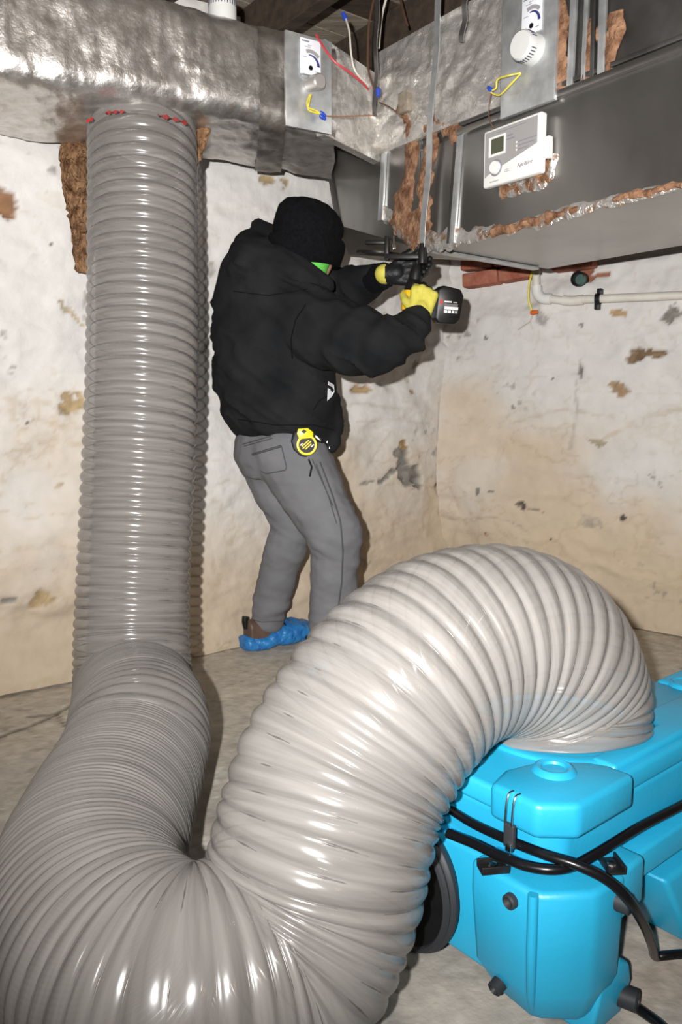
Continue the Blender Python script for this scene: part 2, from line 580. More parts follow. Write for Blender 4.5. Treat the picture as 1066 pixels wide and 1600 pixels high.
def make_wall(name, origin, d, n, s0, s1, blobs, lines, seed, label):
    step = 0.0095
    ns = int((s1 - s0) / step)
    nz = int(CEIL / step)
    S, Zz = np.meshgrid(np.linspace(s0, s1, ns + 1), np.linspace(0, CEIL, nz + 1), indexing='ij')
    s, z = S.ravel(), Zz.ravel()
    P = np.stack([s, z, np.full_like(s, seed * 3.1)], 1)
    warp = fbm(P, 3.0, 3, seed + 5)
    h = 0.030 * fbm(P, 1.7, 3, seed)
    # courses of rough stone under the whitewash: stretched cells with soft ledges
    Q = P * np.array([2.4, 4.6, 1]) + np.stack([warp * .5, warp * .7, warp * 0], 1)
    c = vnoise(Q, 1.0, seed + 40)
    h += 0.020 * np.tanh(c * 2.0)
    q2 = fbm(P * np.array([1.0, 1.9, 1]), 5.5, 4, seed + 9)
    h += 0.009 * (1 - np.abs(q2) * 2.2)
    h += 0.0032 * fbm(P, 22, 4, seed + 21, 0.55)
    h -= 0.05 * sstep(0.0, 1.0, s * 0)          # keep flat offset
    h += 0.03 * (1 - sstep(0.0, 0.16, z))
    # colour: whitewash above, damp ochre staining lower down in cloudy patches
    col = np.tile(np.array([0.685, 0.668, 0.646]), (len(s), 1))
    cloud = fbm(P, 2.2, 5, seed + 60)
    low = np.clip((1.12 - z) / 0.90 + cloud * 0.8, 0, 1) * (1 - sstep(1.0, 1.6, z))
    col = mixc(col, (0.585, 0.475, 0.345), sstep(0.15, 0.95, low) * 0.85)
    col = mixc(col, (0.47, 0.375, 0.265), (1 - sstep(0.05, 0.5, z + 0.25 * cloud)) * 0.45)
    for (px, py, rx, rz, aa) in ((725, 625, .16, .10, .5), (745, 690, .12, .14, .5), (1000, 670, .35, .10, .45), (820, 700, .3, .08, .45), (700, 740, .1, .3, .5), (960, 860, .5, .2, .5), (620, 560, .2, .1, .15)):
        o = onP(px, py, origin, n) - origin
        e = ((s - o.dot(d)) / rx) ** 2 + ((z - o.z) / rz) ** 2
        col = mixc(col, (0.62, 0.495, 0.345), np.clip(np.exp(-e) * aa * (1 + 1.2 * cloud), 0, 1))
    vein = fbm(P * np.array([1, 1.6, 1]), 4.0, 5, seed + 80)
    col = mixc(col, (0.50, 0.40, 0.28), np.clip(sstep(0.0, 0.05, 0.045 - np.abs(vein)) * (0.25 + 0.5 * low), 0, 0.6))
    speck = fbm(P, 30, 3, seed + 90)
    reg = fbm(P, 3.1, 2, seed + 91)
    col = mixc(col, (0.27, 0.25, 0.225), sstep(0.40, 0.56, speck) * sstep(0.05, 0.4, reg) * 0.75)
    P2 = P[:, :2]
    wob = np.stack([fbm(P, 28, 3, seed + 100), fbm(P, 28, 3, seed + 130)], 1) * 0.016
    for (px, py, rx, rz, ang, cc, dep) in blobs:
        o = onP(px, py, origin, n) - origin
        cs, cz = o.dot(d), o.z
        ca, sa = math.cos(math.radians(ang)), math.sin(math.radians(ang))
        D = P2 + wob * (2.2 if min(rx, rz) > 0.02 else 1.2) - np.array([cs, cz])
        a = (D[:, 0] * ca + D[:, 1] * sa) / rx
        b = (-D[:, 0] * sa + D[:, 1] * ca) / rz
        w = 1 - sstep(0.86, 1.04, np.sqrt(a * a + b * b) + 0.25 * fbm(P, 40, 2, seed + 150))
        tex = np.array(cc)[None, :] * (1 + 0.35 * fbm(P, 60, 2, seed + 170))[:, None]
        col = col * (1 - w[:, None]) + tex * w[:, None]
        h -= dep * w
    for (pts, wdt, cc, amt) in lines:
        L2 = []
        for (px, py) in pts:
            o = onP(px, py, origin, n) - origin
            L2.append((o.dot(d), o.z))
        dd = seg_dist(P2 + wob * 0.8, L2)
        w = (1 - sstep(wdt * 0.5, wdt, dd)) * amt * np.clip(0.6 + fbm(P, 22, 2, seed + 190), 0, 1)
        col = mixc(col, cc, w)
        h -= 0.006 * w
    co = np.array(origin)[None, :] + s[:, None] * np.array(d)[None, :] + h[:, None] * np.array(n)[None, :]
    co[:, 2] = z
    idx = np.arange((ns + 1) * (nz + 1)).reshape(ns + 1, nz + 1)
    q = np.stack([idx[:-1, :-1], idx[1:, :-1], idx[1:, 1:], idx[:-1, 1:]], -1).reshape(-1, 4)
    me = bpy.data.meshes.new(name)
    nv = len(co)
    me.vertices.add(nv)
    me.vertices.foreach_set('co', co.ravel())
    nf = len(q)
    me.loops.add(nf * 4)
    me.loops.foreach_set('vertex_index', q.ravel().astype(np.int32))
    me.polygons.add(nf)
    me.polygons.foreach_set('loop_start', np.arange(0, nf * 4, 4, dtype=np.int32))
    me.polygons.foreach_set('use_smooth', np.ones(nf, dtype=bool))
    me.update(calc_edges=True)
    at = me.attributes.new('Col', 'FLOAT_COLOR', 'POINT')
    at.data.foreach_set('color', np.concatenate([np.clip(col, 0, 1), np.ones((nv, 1))], 1).ravel())
    me.materials.append(M['wall'])
    o = link(name, me)
    tag(o, label, 'wall', kind='structure')
    return o

left_blobs = [(118, 628, .048, .030, 0, OCHRE, .012), (60, 938, .034, .028, 30, OCHRE, .008), (12, 940, .026, .012, 10, GREYP, .006),
              (6, 316, .045, .040, -30, (.24, .13, .07), .02), (76, 385, .008, .006, 0, DARKP, .004), (412, 284, .040, .020, 5, OCHRE, .008),
              (441, 287, .024, .018, 0, OCHRE, .008), (568, 607, .052, .018, 0, (.38, .27, .15), .012),
              (642, 744, .090, .050, -20, GREYP, .02), (630, 722, .040, .075, 10, GREYP, .02), (606, 744, .07, .014, 25, GREYP, .012), (655, 758, .05, .03, -20, GREYP, .02),
              (633, 694, .015, .024, 20, (.30, .20, .09), .01), (690, 757, .010, .022, -25, BROWN, .008),
              (640, 592, .018, .020, 20, (.40, .36, .31), .004), (655, 570, .010, .022, 0, (.36, .33, .29), .004), (645, 612, .018, .010, 0, (.33, .22, .16), .004),
              (580, 470, .055, .030, 20, (.46, .44, .41), .004), (612, 500, .035, .03, -20, (.42, .40, .37), .004), (110, 490, .06, .008, -35, (.46, .38, .26), .003),
              (345, 1000, .05, .015, 10, (.5, .42, .3), .0), (575, 755, .05, .006, 10, (.30, .28, .25), .003),
              (40, 660, .004, .004, 0, DARKP, .0), (96, 755, .02, .008, 20, (.5, .42, .3), .0), (330, 420, .02, .03, 0, (.5, .48, .44), .0), (322, 540, .012, .025, 0, (.42, .40, .37), .0)]
right_blobs = [(1018, 552, .085, .017, -6, BROWN, .018), (992, 558, .03, .022, 0, BROWN, .016), (966, 607, .040, .018, -20, (.36, .25, .15), .008), (905, 580, .012, .035, 5, GREYP, .008),
               (1050, 490, .038, .026, 0, GREYP, .01), (966, 488, .040, .016, -20, (.44, .30, .17), .008), (848, 500, .03, .03, 0, (.40, .39, .37), .003),
               (865, 592, .010, .010, 0, DARKP, .004), (803, 636, .007, .014, 0, GREYP, .003), (762, 527, .012, .010, 0, GREYP, .003), (910, 510, .012, .012, 0, GREYP, .003),
               (818, 790, .025, .014, -40, DARKP, .004), (750, 768, .008, .02, 0, GREYP, .003), (770, 770, .02, .006, -10, GREYP, .003), (975, 808, .012, .012, 0, DARKP, .003),
               (763, 835, .012, .007, 10, (.25, .1, .06), .003), (865, 842, .006, .004, 0, DARKP, .002), (925, 815, .05, .03, 0, (.44, .38, .30), .002), (932, 690, .05, .012, -20, (.44, .38, .28), .002),
               (905, 425, .05, .03, -20, (.30, .12, .07), .012), (930, 432, .05, .012, 10, (.32, .15, .09), .01)]
left_lines = [([(0, 640), (40, 650), (90, 668), (140, 668)], .010, (.50, .40, .28), .5), ([(20, 860), (70, 850), (120, 858)], .010, (.5, .4, .28), .4),
              ([(320, 760), (360, 750), (400, 770)], .008, (.5, .42, .3), .4), ([(530, 640), (560, 630), (640, 640)], .008, (.45, .38, .3), .4), ([(560, 660), (620, 655), (680, 662)], .007, (.45, .36, .27), .5)]
right_lines = [([(905, 560), (900, 600), (905, 640), (890, 700)], .008, (.36, .33, .29), .6), ([(830, 830), (800, 815), (770, 808), (700, 812)], .006, (.35, .30, .24), .6),
               ([(850, 800), (810, 785)], .006, DARKP, .6), ([(780, 700), (775, 740), (800, 660), (880, 640), (960, 650)], .009, (.50, .40, .28), .5),
               ([(1066, 640), (1000, 655), (940, 690)], .012, (.5, .4, .28), .5), ([(700, 860), (720, 800), (705, 760)], .008, (.45, .35, .25), .5)]
wall_left = make_wall('wall_left', WA, dirL, nL, -1.3, (WB - WA).length + 0.02, left_blobs, left_lines, 3, 'whitewashed rough stone wall behind the hose and the man')
wall_right = make_wall('wall_right', WB, dirR, nR, -0.02, 2.3, right_blobs, right_lines, 11, 'whitewashed rough stone wall with ochre damp patches on the right')

def make_floor():
    step = 0.013
    x0, x1, y0, y1 = -2.3, 2.6, -0.8, 4.2
    nx, ny = int((x1 - x0) / step), int((y1 - y0) / step)
    X, Y = np.meshgrid(np.linspace(x0, x1, nx + 1), np.linspace(y0, y1, ny + 1), indexing='ij')
    x, y = X.ravel(), Y.ravel()
    P = np.stack([x, y, x * 0], 1)
    z = 0.006 * fbm(P, 2.5, 3, 5) + 0.0022 * fbm(P, 30, 3, 8) - 0.006
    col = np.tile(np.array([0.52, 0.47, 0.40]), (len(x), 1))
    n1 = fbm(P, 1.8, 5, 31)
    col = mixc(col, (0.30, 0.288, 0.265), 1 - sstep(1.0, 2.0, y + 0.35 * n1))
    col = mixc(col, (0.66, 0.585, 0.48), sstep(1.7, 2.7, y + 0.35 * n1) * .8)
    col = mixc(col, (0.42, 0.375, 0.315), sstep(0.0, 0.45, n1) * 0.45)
    n2 = fbm(P, 5.5, 5, 47)
    col = mixc(col, (0.66, 0.61, 0.53), sstep(0.12, 0.5, n2) * 0.6)
    n3 = fbm(P, 55, 3, 77)
    col = mixc(col, (0.72, 0.68, 0.61), sstep(0.45, 0.62, n3) * 0.6)
    n4 = fbm(P, 40, 3, 99)
    col = mixc(col, (0.26, 0.22, 0.18), sstep(0.42, 0.6, n4) * 0.5)
    P2 = P[:, :2]
    wob = np.stack([fbm(P, 18, 3, 3), fbm(P, 18, 3, 4)], 1) * 0.02
    for pts, w in (([(0, 1148), (50, 1130), (88, 1112), (112, 1098)], .010), ([(40, 1118), (85, 1112)], .008), ([(88, 1108), (108, 1140)], .007), ([(300, 1310), (345, 1355)], .008)):
        L2 = [atZ(px, py, 0)[:2] for px, py in pts]
        d = seg_dist(P2 + wob * .5, L2)
        a = (1 - sstep(w * .4, w, d)) * 0.75
        col = mixc(col, (0.10, 0.085, 0.07), a)
        z -= 0.004 * a
    for px, py, r, cc in ((14, 1118, .012, (.24, .10, .05)), (330, 1325, .10, (.64, .60, .53)), (385, 1130, .10, (.60, .55, .47)), (700, 1540, .12, (.55, .50, .43)), (1010, 1500, .12, (.46, .38, .31))):
        o = atZ(px, py, 0)
        d = np.linalg.norm(P2 + wob * 2 - np.array(o[:2]), axis=1)
        col = mixc(col, cc, (1 - sstep(r * .55, r, d)) * 0.6)
    idx = np.arange((nx + 1) * (ny + 1)).reshape(nx + 1, ny + 1)
    q = np.stack([idx[:-1, :-1], idx[1:, :-1], idx[1:, 1:], idx[:-1, 1:]], -1).reshape(-1, 4)
    co = np.stack([x, y, z], 1)
    me = bpy.data.meshes.new('floor')
    nv, nf = len(co), len(q)
    me.vertices.add(nv)
    me.vertices.foreach_set('co', co.ravel())
    me.loops.add(nf * 4)
    me.loops.foreach_set('vertex_index', q.ravel().astype(np.int32))
    me.polygons.add(nf)
    me.polygons.foreach_set('loop_start', np.arange(0, nf * 4, 4, dtype=np.int32))
    me.polygons.foreach_set('use_smooth', np.ones(nf, dtype=bool))
    me.update(calc_edges=True)
    at = me.attributes.new('Col', 'FLOAT_COLOR', 'POINT')
    at.data.foreach_set('color', np.concatenate([np.clip(col, 0, 1), np.ones((nv, 1))], 1).ravel())
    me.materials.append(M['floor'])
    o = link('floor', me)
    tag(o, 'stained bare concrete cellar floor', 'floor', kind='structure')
make_floor()

# bricks laid bare at the top of the right-hand wall
def wall_box(px, py, w, h, depth, out, mt, name, parent, tilt=0.0, bevel=0.004):
    c = onP(px, py, WB, nR) + nR * out
    U = (dirR * math.cos(tilt) + Vector((0, 0, 1)) * math.sin(tilt))
    V = (Vector((0, 0, 1)) * math.cos(tilt) - dirR * math.sin(tilt))
    return build(MB().frame_box(c, U, V, nR, w, h, depth), name, mt, parent, bevel=bevel)
for (px, py, w, h, t) in ((757, 437, .165, .060, .05), (812, 428, .150, .058, .08), (752, 412, .150, .060, 0), (806, 406, .16, .060, 0), (757, 387, .165, .060, 0), (812, 380, .15, .06, 0), (900, 412, .17, .055, .03)):
    wall_box(px, py, w, h, 0.09, 0.012, M['brick'], 'brick', wall_right, t, 0.008)

# ceiling: boards over dark joists
R_Q = atZ(655, 388, 1.40)
R_E = atZ(1066, 290, 1.40)
rd = (R_E - R_Q).normalized()             # along the sheet-metal duct, coming towards the camera
rn = Vector((rd.y, -rd.x, 0))
if rn.dot(Vector((0, -1, 0))) < 0:
    rn = -rn                              # out of its visible face
rb = -rn
UP = Vector((0, 0, 1))
Rceil = Matrix((rd, rb, UP)).transposed()
cb = MB()
cc = Vector((0.1, 1.9, CEIL + 0.055))
cb.frame_box(cc, rd, rb, UP, 5.6, 5.6, 0.02)
ceiling = build(cb, 'ceiling', M['timber'], None, smooth=False)
tag(ceiling, 'dark timber underside of the floor above, boards and joists', 'ceiling', kind='structure')
for k in range(24):
    w = 0.145
    t = -1.3 + k * 0.152
    c = Vector((0.1, 1.9, CEIL + 0.032)) + rd * (t * -1.0 + 0.1)
    mb = MB().frame_box(c, rd, rb, UP, w, 5.4, 0.022)
    build(mb, 'board', M['board'] if k % 3 else M['timber'], ceiling, smooth=False)
for k in range(9):
    c = Vector((0.0, 2.0, CEIL - 0.055)) + rb * (-1.75 + k * 0.42)
    mb = MB().frame_box(c, rd, rb, UP, 5.4, 0.05, 0.15)
    build(mb, 'joist', M['timber'], ceiling, smooth=False, bevel=0.003)

# ------------------------------------------------------------------ foil-wrapped round-cornered duct along the left wall
F0, F1 = atZ(0, 112, 1.70), atZ(512, 214, 1.70)
B0, B1 = atZ(0, 213, 1.70), atZ(505, 285, 1.70)
ld = (F1 - F0).normalized()
def ext(a, b, t):
    return a + (b - a) * t
duct_l = empty('insulated_duct', (F0 + B1) / 2, 'silver foil wrapped duct running along the left wall with the hose below it', 'duct')
def duct_section(t):
    f = ext(F0, F1, t)
    b = ext(B0, B1, t)
    top = 0.27 + 0.02 * (1 - t)
    r = 0.055
    w = (b - f)
    L = w.length
    w = w.normalized()
    out = []
    per = [0.0]
    pts = []
    def arc(cx, cz, a0, a1, k=9):
        for i in range(k):
            a = math.radians(a0 + (a1 - a0) * i / (k - 1))
            pts.append((cx + r * math.cos(a), cz + r * math.sin(a)))
    arc(r, r, 180, 270)
    for i in range(1, 22):
        pts.append((r + (L - 2 * r) * i / 22, 0))
    arc(L - r, r, 270, 360)
    for i in range(1, 8):
        pts.append((L, r + (top - 2 * r) * i / 8))
    arc(L - r, top - r, 0, 90)
    for i in range(1, 22):
        pts.append((L - r - (L - 2 * r) * i / 22, top))
    arc(r, top - r, 90, 180)
    for i in range(1, 14):
        pts.append((0, top - r - (top - 2 * r) * i / 14))
    return [f + w * p[0] + UP * p[1] for p in pts], pts
rings = []
NT = 190
for k in range(NT + 1):
    t = -0.20 + 1.23 * k / NT
    rings.append(duct_section(t)[0])
n = len(rings[0])
mb = MB().loft(rings, True)
me = mb.mesh('duct_body')
co = coords(me)
nr = normals(me)
disp = 0.010 * fbm(co, 7, 3, 4) + 0.006 * (1 - np.abs(fbm(co * np.array([1, 1, .5]), 12, 4, 14)) * 3) * 0.6
# the wrap hangs a little between its supports
sag = 0.012 * np.sin(co[:, 0] * 5.0)
co2 = co + nr * disp[:, None]
co2[:, 2] += np.where(co[:, 2] < 1.80, -sag, 0)
setco(me, co2)
uv = me.uv_layers.new(name='UVMap')
plen = [0.0]
for i in range(n):
    plen.append(plen[-1] + (rings[0][(i + 1) % n] - rings[0][i]).length)
tl = (F1 - F0).length
lu = np.zeros((len(me.loops), 2))
for p in me.polygons:
    if len(p.vertices) != 4:
        continue
    ks = [v // n for v in p.vertices]
    iss = [v % n for v in p.vertices]
    wrap = max(iss) == n - 1 and min(iss) == 0
    for li, k, i in zip(p.loop_indices, ks, iss):
        lu[li] = (k * 1.23 / NT * tl, plen[n] if (wrap and i == 0) else plen[i])
uv.data.foreach_set('uv', lu.ravel())
ob = link('duct_body', me, duct_l)
finish(ob, M['foil'], True, recalc=True)
# tape bands round the wrap
for t in (0.80,):
    rr = []
    for tt in np.linspace(t - .045, t + .045, 12):
        s_, _ = duct_section(tt)
        cen = sum(s_, Vector()) / len(s_)
        rr.append([p + (p - cen).normalized() * 0.003 for p in s_])
    mb = MB().loft(rr, False)
    me = mb.mesh('tape_band')
    co = coords(me)
    nr = normals(me)
    setco(me, co + nr * (np.where(np.sum(nr * (co - np.array(cen)), 1) > 0, 1, -1) * (0.010 * fbm(co, 7, 3, 4) + 0.006 * (1 - np.abs(fbm(co * np.array([1, 1, .5]), 12, 4, 14)) * 3) * 0.6))[:, None])
    uvl = me.uv_layers.new(name='UVMap')
    ob = link('tape_band', me, duct_l)
    finish(ob, M['foilmatt'], True, recalc=True)

# fold where the wrap is cut open around the hose collar
def blob_sheet(pts3, normal, thick, mt, name, parent, nu=40, amp=0.01, seed=0):
    """irregular flat piece with real thickness: outline pts3 filled and pushed along normal"""
    c = sum(pts3, Vector()) / len(pts3)
    rings = []
    K = 16
    n = len(pts3)
    fr = []
    for k in range(K + 1):
        a = k / K
        ring = [c + (p - c) * max(a, 0.02) + normal * thick * 0.5 * (1 - a ** 4) for p in pts3]
        fr.append(ring)
    bk = [[c + (p - c) * max(a, 0.02) - normal * thick * 0.5 * (1 - a ** 4) for p in pts3] for a in [k / K for k in range(K - 1, -1, -1)]]
    mb = MB().loft(fr + bk, True)
    me = mb.mesh(name)
    co = coords(me)
    d = fbm(co, 30, 3, seed) * amp
    setco(me, co + d[:, None] * np.array(normal)[None, :] + np.stack([fbm(co, 60, 2, seed + 3), fbm(co, 60, 2, seed + 4), fbm(co, 60, 2, seed + 5)], 1) * amp * 0.5)
    ob = link(name, me, parent)
    finish(ob, mt, True)
    return ob
def outline(px_pts, fn, sub=5):
    P = [fn(*p) for p in px_pts]
    out = []
    for a, b in zip(P, P[1:] + P[:1]):
        for k in range(sub):
            out.append(a.lerp(b, k / sub))
    return out

# torn strip of brown glass wool hanging behind the hose
wp = outline([(92, 222), (118, 205), (150, 190), (165, 230), (150, 330), (139, 428), (118, 424), (108, 350), (98, 290)], lambda x, y: atY(x, y, 2.52), 9)
batt = blob_sheet(wp, Vector((0.2, -1, 0)).normalized(), 0.05, M['wool'], 'insulation_batt', None, amp=0.026, seed=5)
tag(batt, 'torn strip of brown glass wool hanging beside the top of the hose', 'insulation')
wp = outline([(302, 196), (330, 203), (324, 222), (314, 250), (306, 262), (300, 230)], lambda x, y: atY(x, y, 2.44), 4)
batt2 = blob_sheet(wp, Vector((0.1, -1, 0)).normalized(), 0.03, M['wool'], 'insulation_scrap', None, amp=0.015, seed=9)
tag(batt2, 'small scrap of brown insulation right of the hose top', 'insulation')

# ------------------------------------------------------------------ sheet-metal plenum on the right
def onR(px, py, out=0.0):
    return onP(px, py, R_Q + rn * out, rn)
def RS(s, z, out=0.0):
    return Vector((R_Q.x, R_Q.y, 0)) + rd * s + UP * z + rn * out
ZS = 1.692                                 # height of the seam between lower and upper box
plenum = empty('sheet_metal_plenum', RS(0.3, 1.40), 'galvanised sheet metal plenum box on the right, streaked with brown mastic', 'duct')
a_t, b_t = onR(510, 225), onR(605, 195)
a_b, b_b = onR(530, 352), onR(597, 345)
c_t = onR(660, 186)
# lower box
SE = 1.35
DEP = 0.62
mb = MB()
P = [RS(0.0, 1.40), RS(SE, 1.40), RS(SE, ZS), RS(0.0, ZS)]
q = [p + rb * DEP for p in P]
mb.add(P + q, [(0, 1, 2, 3), (7, 6, 5, 4), (0, 4, 5, 1), (3, 2, 6, 7), (1, 5, 6, 2), (0, 3, 7, 4)])
build(mb, 'lower_box', M['galv'], plenum, smooth=False, bevel=0.003)
# transition at the far end, flaring down to the lower box
E = atY(545, 398, 3.12)
G = RS(0.0, 1.40) + rb * 0.40
top_back = [p + rb * 0.40 for p in (a_t, b_t, c_t)]
Qc = RS(0.0, 1.40)
Qt = RS(0.0, c_t.z)
mb = MB()
vs_ = [a_t, b_t, Qt, Qc, b_b, a_b, E, G, a_t + rb * .4, b_t + rb * .4, Qt + rb * .4]
mb.add(vs_, [(0, 5, 4, 1), (1, 4, 3, 2), (5, 6, 7, 3), (5, 3, 4), (0, 1, 9, 8), (1, 2, 10, 9), (2, 3, 7, 10), (0, 8, 6, 5), (8, 9, 10, 7, 6)])
build(mb, 'transition', M['galv'], plenum, smooth=False)
# standing seams of the transition and box (drive cleats)
def cleat(p0, p1, w, out, mt=M['galv2'], name='drive_cleat', N=rn):
    p0, p1 = Vector(p0), Vector(p1)
    V = (p1 - p0)
    L = V.length
    V = V / L
    U = V.cross(N).normalized()
    mb = MB().frame_box((p0 + p1) / 2 + N * out * .5, U, V, N, w, L, out)
    return build(mb, name, mt, plenum, bevel=0.0015)
cleat(b_t, b_b, 0.022, 0.010)
cleat(onR(722, 208), onR(709, 380), 0.020, 0.010)
cleat(onR(714, 210), onR(702, 381), 0.012, 0.006, M['galvd'])
cleat(a_t, a_b, 0.02, 0.008, M['galvd'])
# lip along the seam
cleat(RS(0.17, ZS + .004), RS(SE, ZS + .004), 0.018, 0.014, M['galv'], 'seam_lip')
cleat(RS(0.17, ZS + .026), RS(SE, ZS + .026), 0.012, 0.008, M['galvd'], 'seam_lip')
# bottom edge hem
cleat(RS(0.0, 1.402), RS(SE, 1.402), 0.008, 0.004, M['galv2'], 'hem')
# bottom end flange towards the corner of the room
p0 = RS(0.02, 1.398) + rb * 0.02
p1 = atZ(838, 418, 1.398)
U = (p1 - p0).normalized()
mb = MB().frame_box((p0 + p1) / 2 - UP * 0.004, U, U.cross(UP), UP, (p1 - p0).length, 0.028, 0.01)
build(mb, 'bottom_flange', M['galv2'], plenum, bevel=0.002)
# upper box: footprint along the same face
SU = RS(-0.215, 0).copy()
mb = MB()
P = [RS(-0.21, ZS, -.006), RS(SE, ZS, -.006), RS(SE, 2.03, -.006), RS(-0.21, 2.03, -.006)]
q = [p + rb * 0.5 for p in P]
mb.add(P + q, [(0, 1, 2, 3), (7, 6, 5, 4), (0, 4, 5, 1), (3, 2, 6, 7), (1, 5, 6, 2), (0, 3, 7, 4)])
build(mb, 'upper_box', M['galvd'], plenum, smooth=False, bevel=0.003)

def slab(o, U, V, N, lu, lv, nu, nv, thick, disp, name, mt, parent):
    """closed sheet with a displaced front: o corner, U/V in-plane axes"""
    us = np.linspace(0, lu, nu + 1)
    vsn = np.linspace(0, lv, nv + 1)
    A, B = np.meshgrid(us, vsn, indexing='ij')
    base = np.array(o)[None, :] + A.ravel()[:, None] * np.array(U)[None, :] + B.ravel()[:, None] * np.array(V)[None, :]
    edge = np.minimum.reduce([A.ravel() / lu, 1 - A.ravel() / lu, B.ravel() / lv, 1 - B.ravel() / lv])
    d = thick + disp(base) * sstep(0, 0.06, edge)
    fr = base + d[:, None] * np.array(N)[None, :]
    n1 = len(base)
    idx = np.arange(n1).reshape(nu + 1, nv + 1)
    fs = [tuple(x) for x in np.stack([idx[:-1, :-1], idx[1:, :-1], idx[1:, 1:], idx[:-1, 1:]], -1).reshape(-1, 4)]
    rim = list(idx[:, 0]) + list(idx[-1, 1:]) + list(idx[::-1, -1][1:]) + list(idx[0, ::-1][1:-1])
    bv = [tuple(base[i]) for i in rim]
    m_ = len(rim)
    fs += [(rim[i], n1 + i, n1 + (i + 1) % m_, rim[(i + 1) % m_]) for i in range(m_)]
    fs.append(tuple(n1 + i for i in range(m_))[::-1])
    mb = MB().add([tuple(x) for x in fr] + bv, fs)
    me = mb.mesh(name)
    uvl = me.uv_layers.new(name='UVMap')
    ob = link(name, me, parent)
    finish(ob, mt, True)
    return ob
def crumple(amp, sc, seed):
    def f(p):
        return amp * (np.abs(fbm(p, sc, 4, seed)) * 2.4 - 0.6) + amp * .5 * fbm(p, sc * 3, 3, seed + 2)
    return f
# crumpled foil over the near corner of the upper box
s0 = -0.205
s1 = 0.335
slab(RS(s0, ZS + .03), rd, UP, rn, s1 - s0, 2.035 - ZS - .03, 90, 60, 0.014, crumple(0.010, 8, 3), 'foil_wrap', M['foil2'], plenum)
# foil piece from the left duct to the plenum corner
K1 = ext(F0, F1, 0.99) - Vector((0, 0, 0.0))
K2 = RS(-0.20, 1.70, 0.0)
kd = Vector((K2.x - K1.x, K2.y - K1.y, 0))
kl = kd.length
kd.normalize()
kn = Vector((kd.y, -kd.x, 0))
slab(Vector((K1.x, K1.y, 1.705)) - kn * 0.03, kd, UP, kn, kl + 0.03, 0.265, 60, 40, 0.03, crumple(0.007, 7, 8), 'foil_patch', M['foil2'], plenum)
# plain sheet face with upright standing seams right of the damper plate
for (x0, y0, x1, y1, w, mt) in ((901, 0, 893, 140, .018, 'galv2'), (921, 0, 914, 132, .012, 'galv2'), (946, 0, 942, 122, .02, 'galv2'), (932, 0, 928, 127, .012, 'galvd')):
    cleat(onR(x0, y0 - 30), onR(x1, y1), w, 0.010, M[mt], 'standing_seam')

def ribbon(pts, fn, N, mt, name, parent, thick=0.008, seed=0, rough=0.5, lift=0.001):
    """lumpy smear following a pixel path given as (x, y, width in pixels)"""
    P = []
    for (a, b) in zip(pts, pts[1:]):
        nn = max(4, int(math.hypot(b[0] - a[0], b[1] - a[1]) / 3.5))
        for k in range(nn):
            t = k / nn
            P.append((a[0] + (b[0] - a[0]) * t, a[1] + (b[1] - a[1]) * t, a[2] + (b[2] - a[2]) * t))
    P.append(pts[-1])
    C = [fn(p[0], p[1]) for p in P]
    Wd = [(fn(p[0] + p[2] * .5, p[1]) - fn(p[0] - p[2] * .5, p[1])).length for p in P]
    rows = []
    Kc = 9
    for i, c in enumerate(C):
        T = (C[min(i + 1, len(C) - 1)] - C[max(i - 1, 0)]).normalized()
        S = T.cross(N).normalized()
        nz = vnoise(np.array([[c.x, c.y, c.z], [c.x + 9, c.y, c.z]]), 30, seed) * rough + vnoise(np.array([[c.x, c.y, c.z], [c.x + 9, c.y, c.z]]), 75, seed + 1) * rough * .5
        wl = Wd[i] * .5 * (1 + nz[0])
        wr = Wd[i] * .5 * (1 + nz[1])
        row = []
        for k in range(Kc):
            u = k / (Kc - 1) * 2 - 1
            off = S * (u * (wr if u > 0 else wl))
            p = c + off
            hgt = thick * (1 - abs(u) ** 3) * (0.55 + 0.9 * abs(float(vnoise(np.array([[p.x, p.y, p.z]]), 60, seed + 2)[0]))) + lift
            row.append(p + N * hgt)
        for k in range(Kc - 1, -1, -1):
            u = k / (Kc - 1) * 2 - 1
            row.append(c + S * (u * .96 * (wr if u > 0 else wl)) - N * 0.002)
        rows.append(row)
    return build(MB().loft(rows, True), name, mt, parent)
rib = lambda pts, mt, nm, th=.008, seed=0, ro=.5: ribbon(pts, lambda x, y: onR(x, y), rn, M[mt], nm, plenum, th, seed, ro)
# brown mastic over the corner and the strap
rib([(640, 195, 22), (646, 240, 16), (636, 300, 22), (626, 335, 34), (640, 360, 30), (652, 384, 14)], 'rust', 'mastic_smear', .008, 1)
rib([(676, 200, 16), (670, 250, 20), (663, 310, 24), (658, 350, 30), (656, 382, 18)], 'rust', 'mastic_smear', .009, 2)
rib([(600, 325, 8), (610, 342, 16), (630, 366, 12), (650, 386, 6)], 'smear', 'sealant_smear', .006, 3)
rib([(640, 190, 20), (680, 195, 26), (720, 208, 18)], 'rust', 'mastic_smear', .012, 4, .6)
rib([(660, 376, 20), (700, 374, 22), (740, 368, 15), (800, 356, 12), (860, 341, 15), (930, 321, 15), (1000, 304, 12), (1080, 284, 12)], 'smear', 'sealant_smear', .005, 5, .45)
rib([(770, 362, 12), (830, 348, 10), (880, 334, 14), (905, 326, 8)], 'rust', 'mastic_smear', .009, 6)
rib([(960, 312, 8), (1010, 301, 12), (1066, 288, 10)], 'rust', 'mastic_smear', .009, 7)
rib([(782, 296, 14), (830, 290, 22), (860, 272, 18), (870, 240, 9)], 'smear', 'sealant_smear', .006, 8, .4)
rib([(785, 298, 14), (800, 295, 10), (812, 290, 5)], 'rust', 'mastic_smear', .011, 9)
rib([(838, 276, 14), (852, 264, 18), (862, 252, 8)], 'rust', 'mastic_smear', .011, 10)
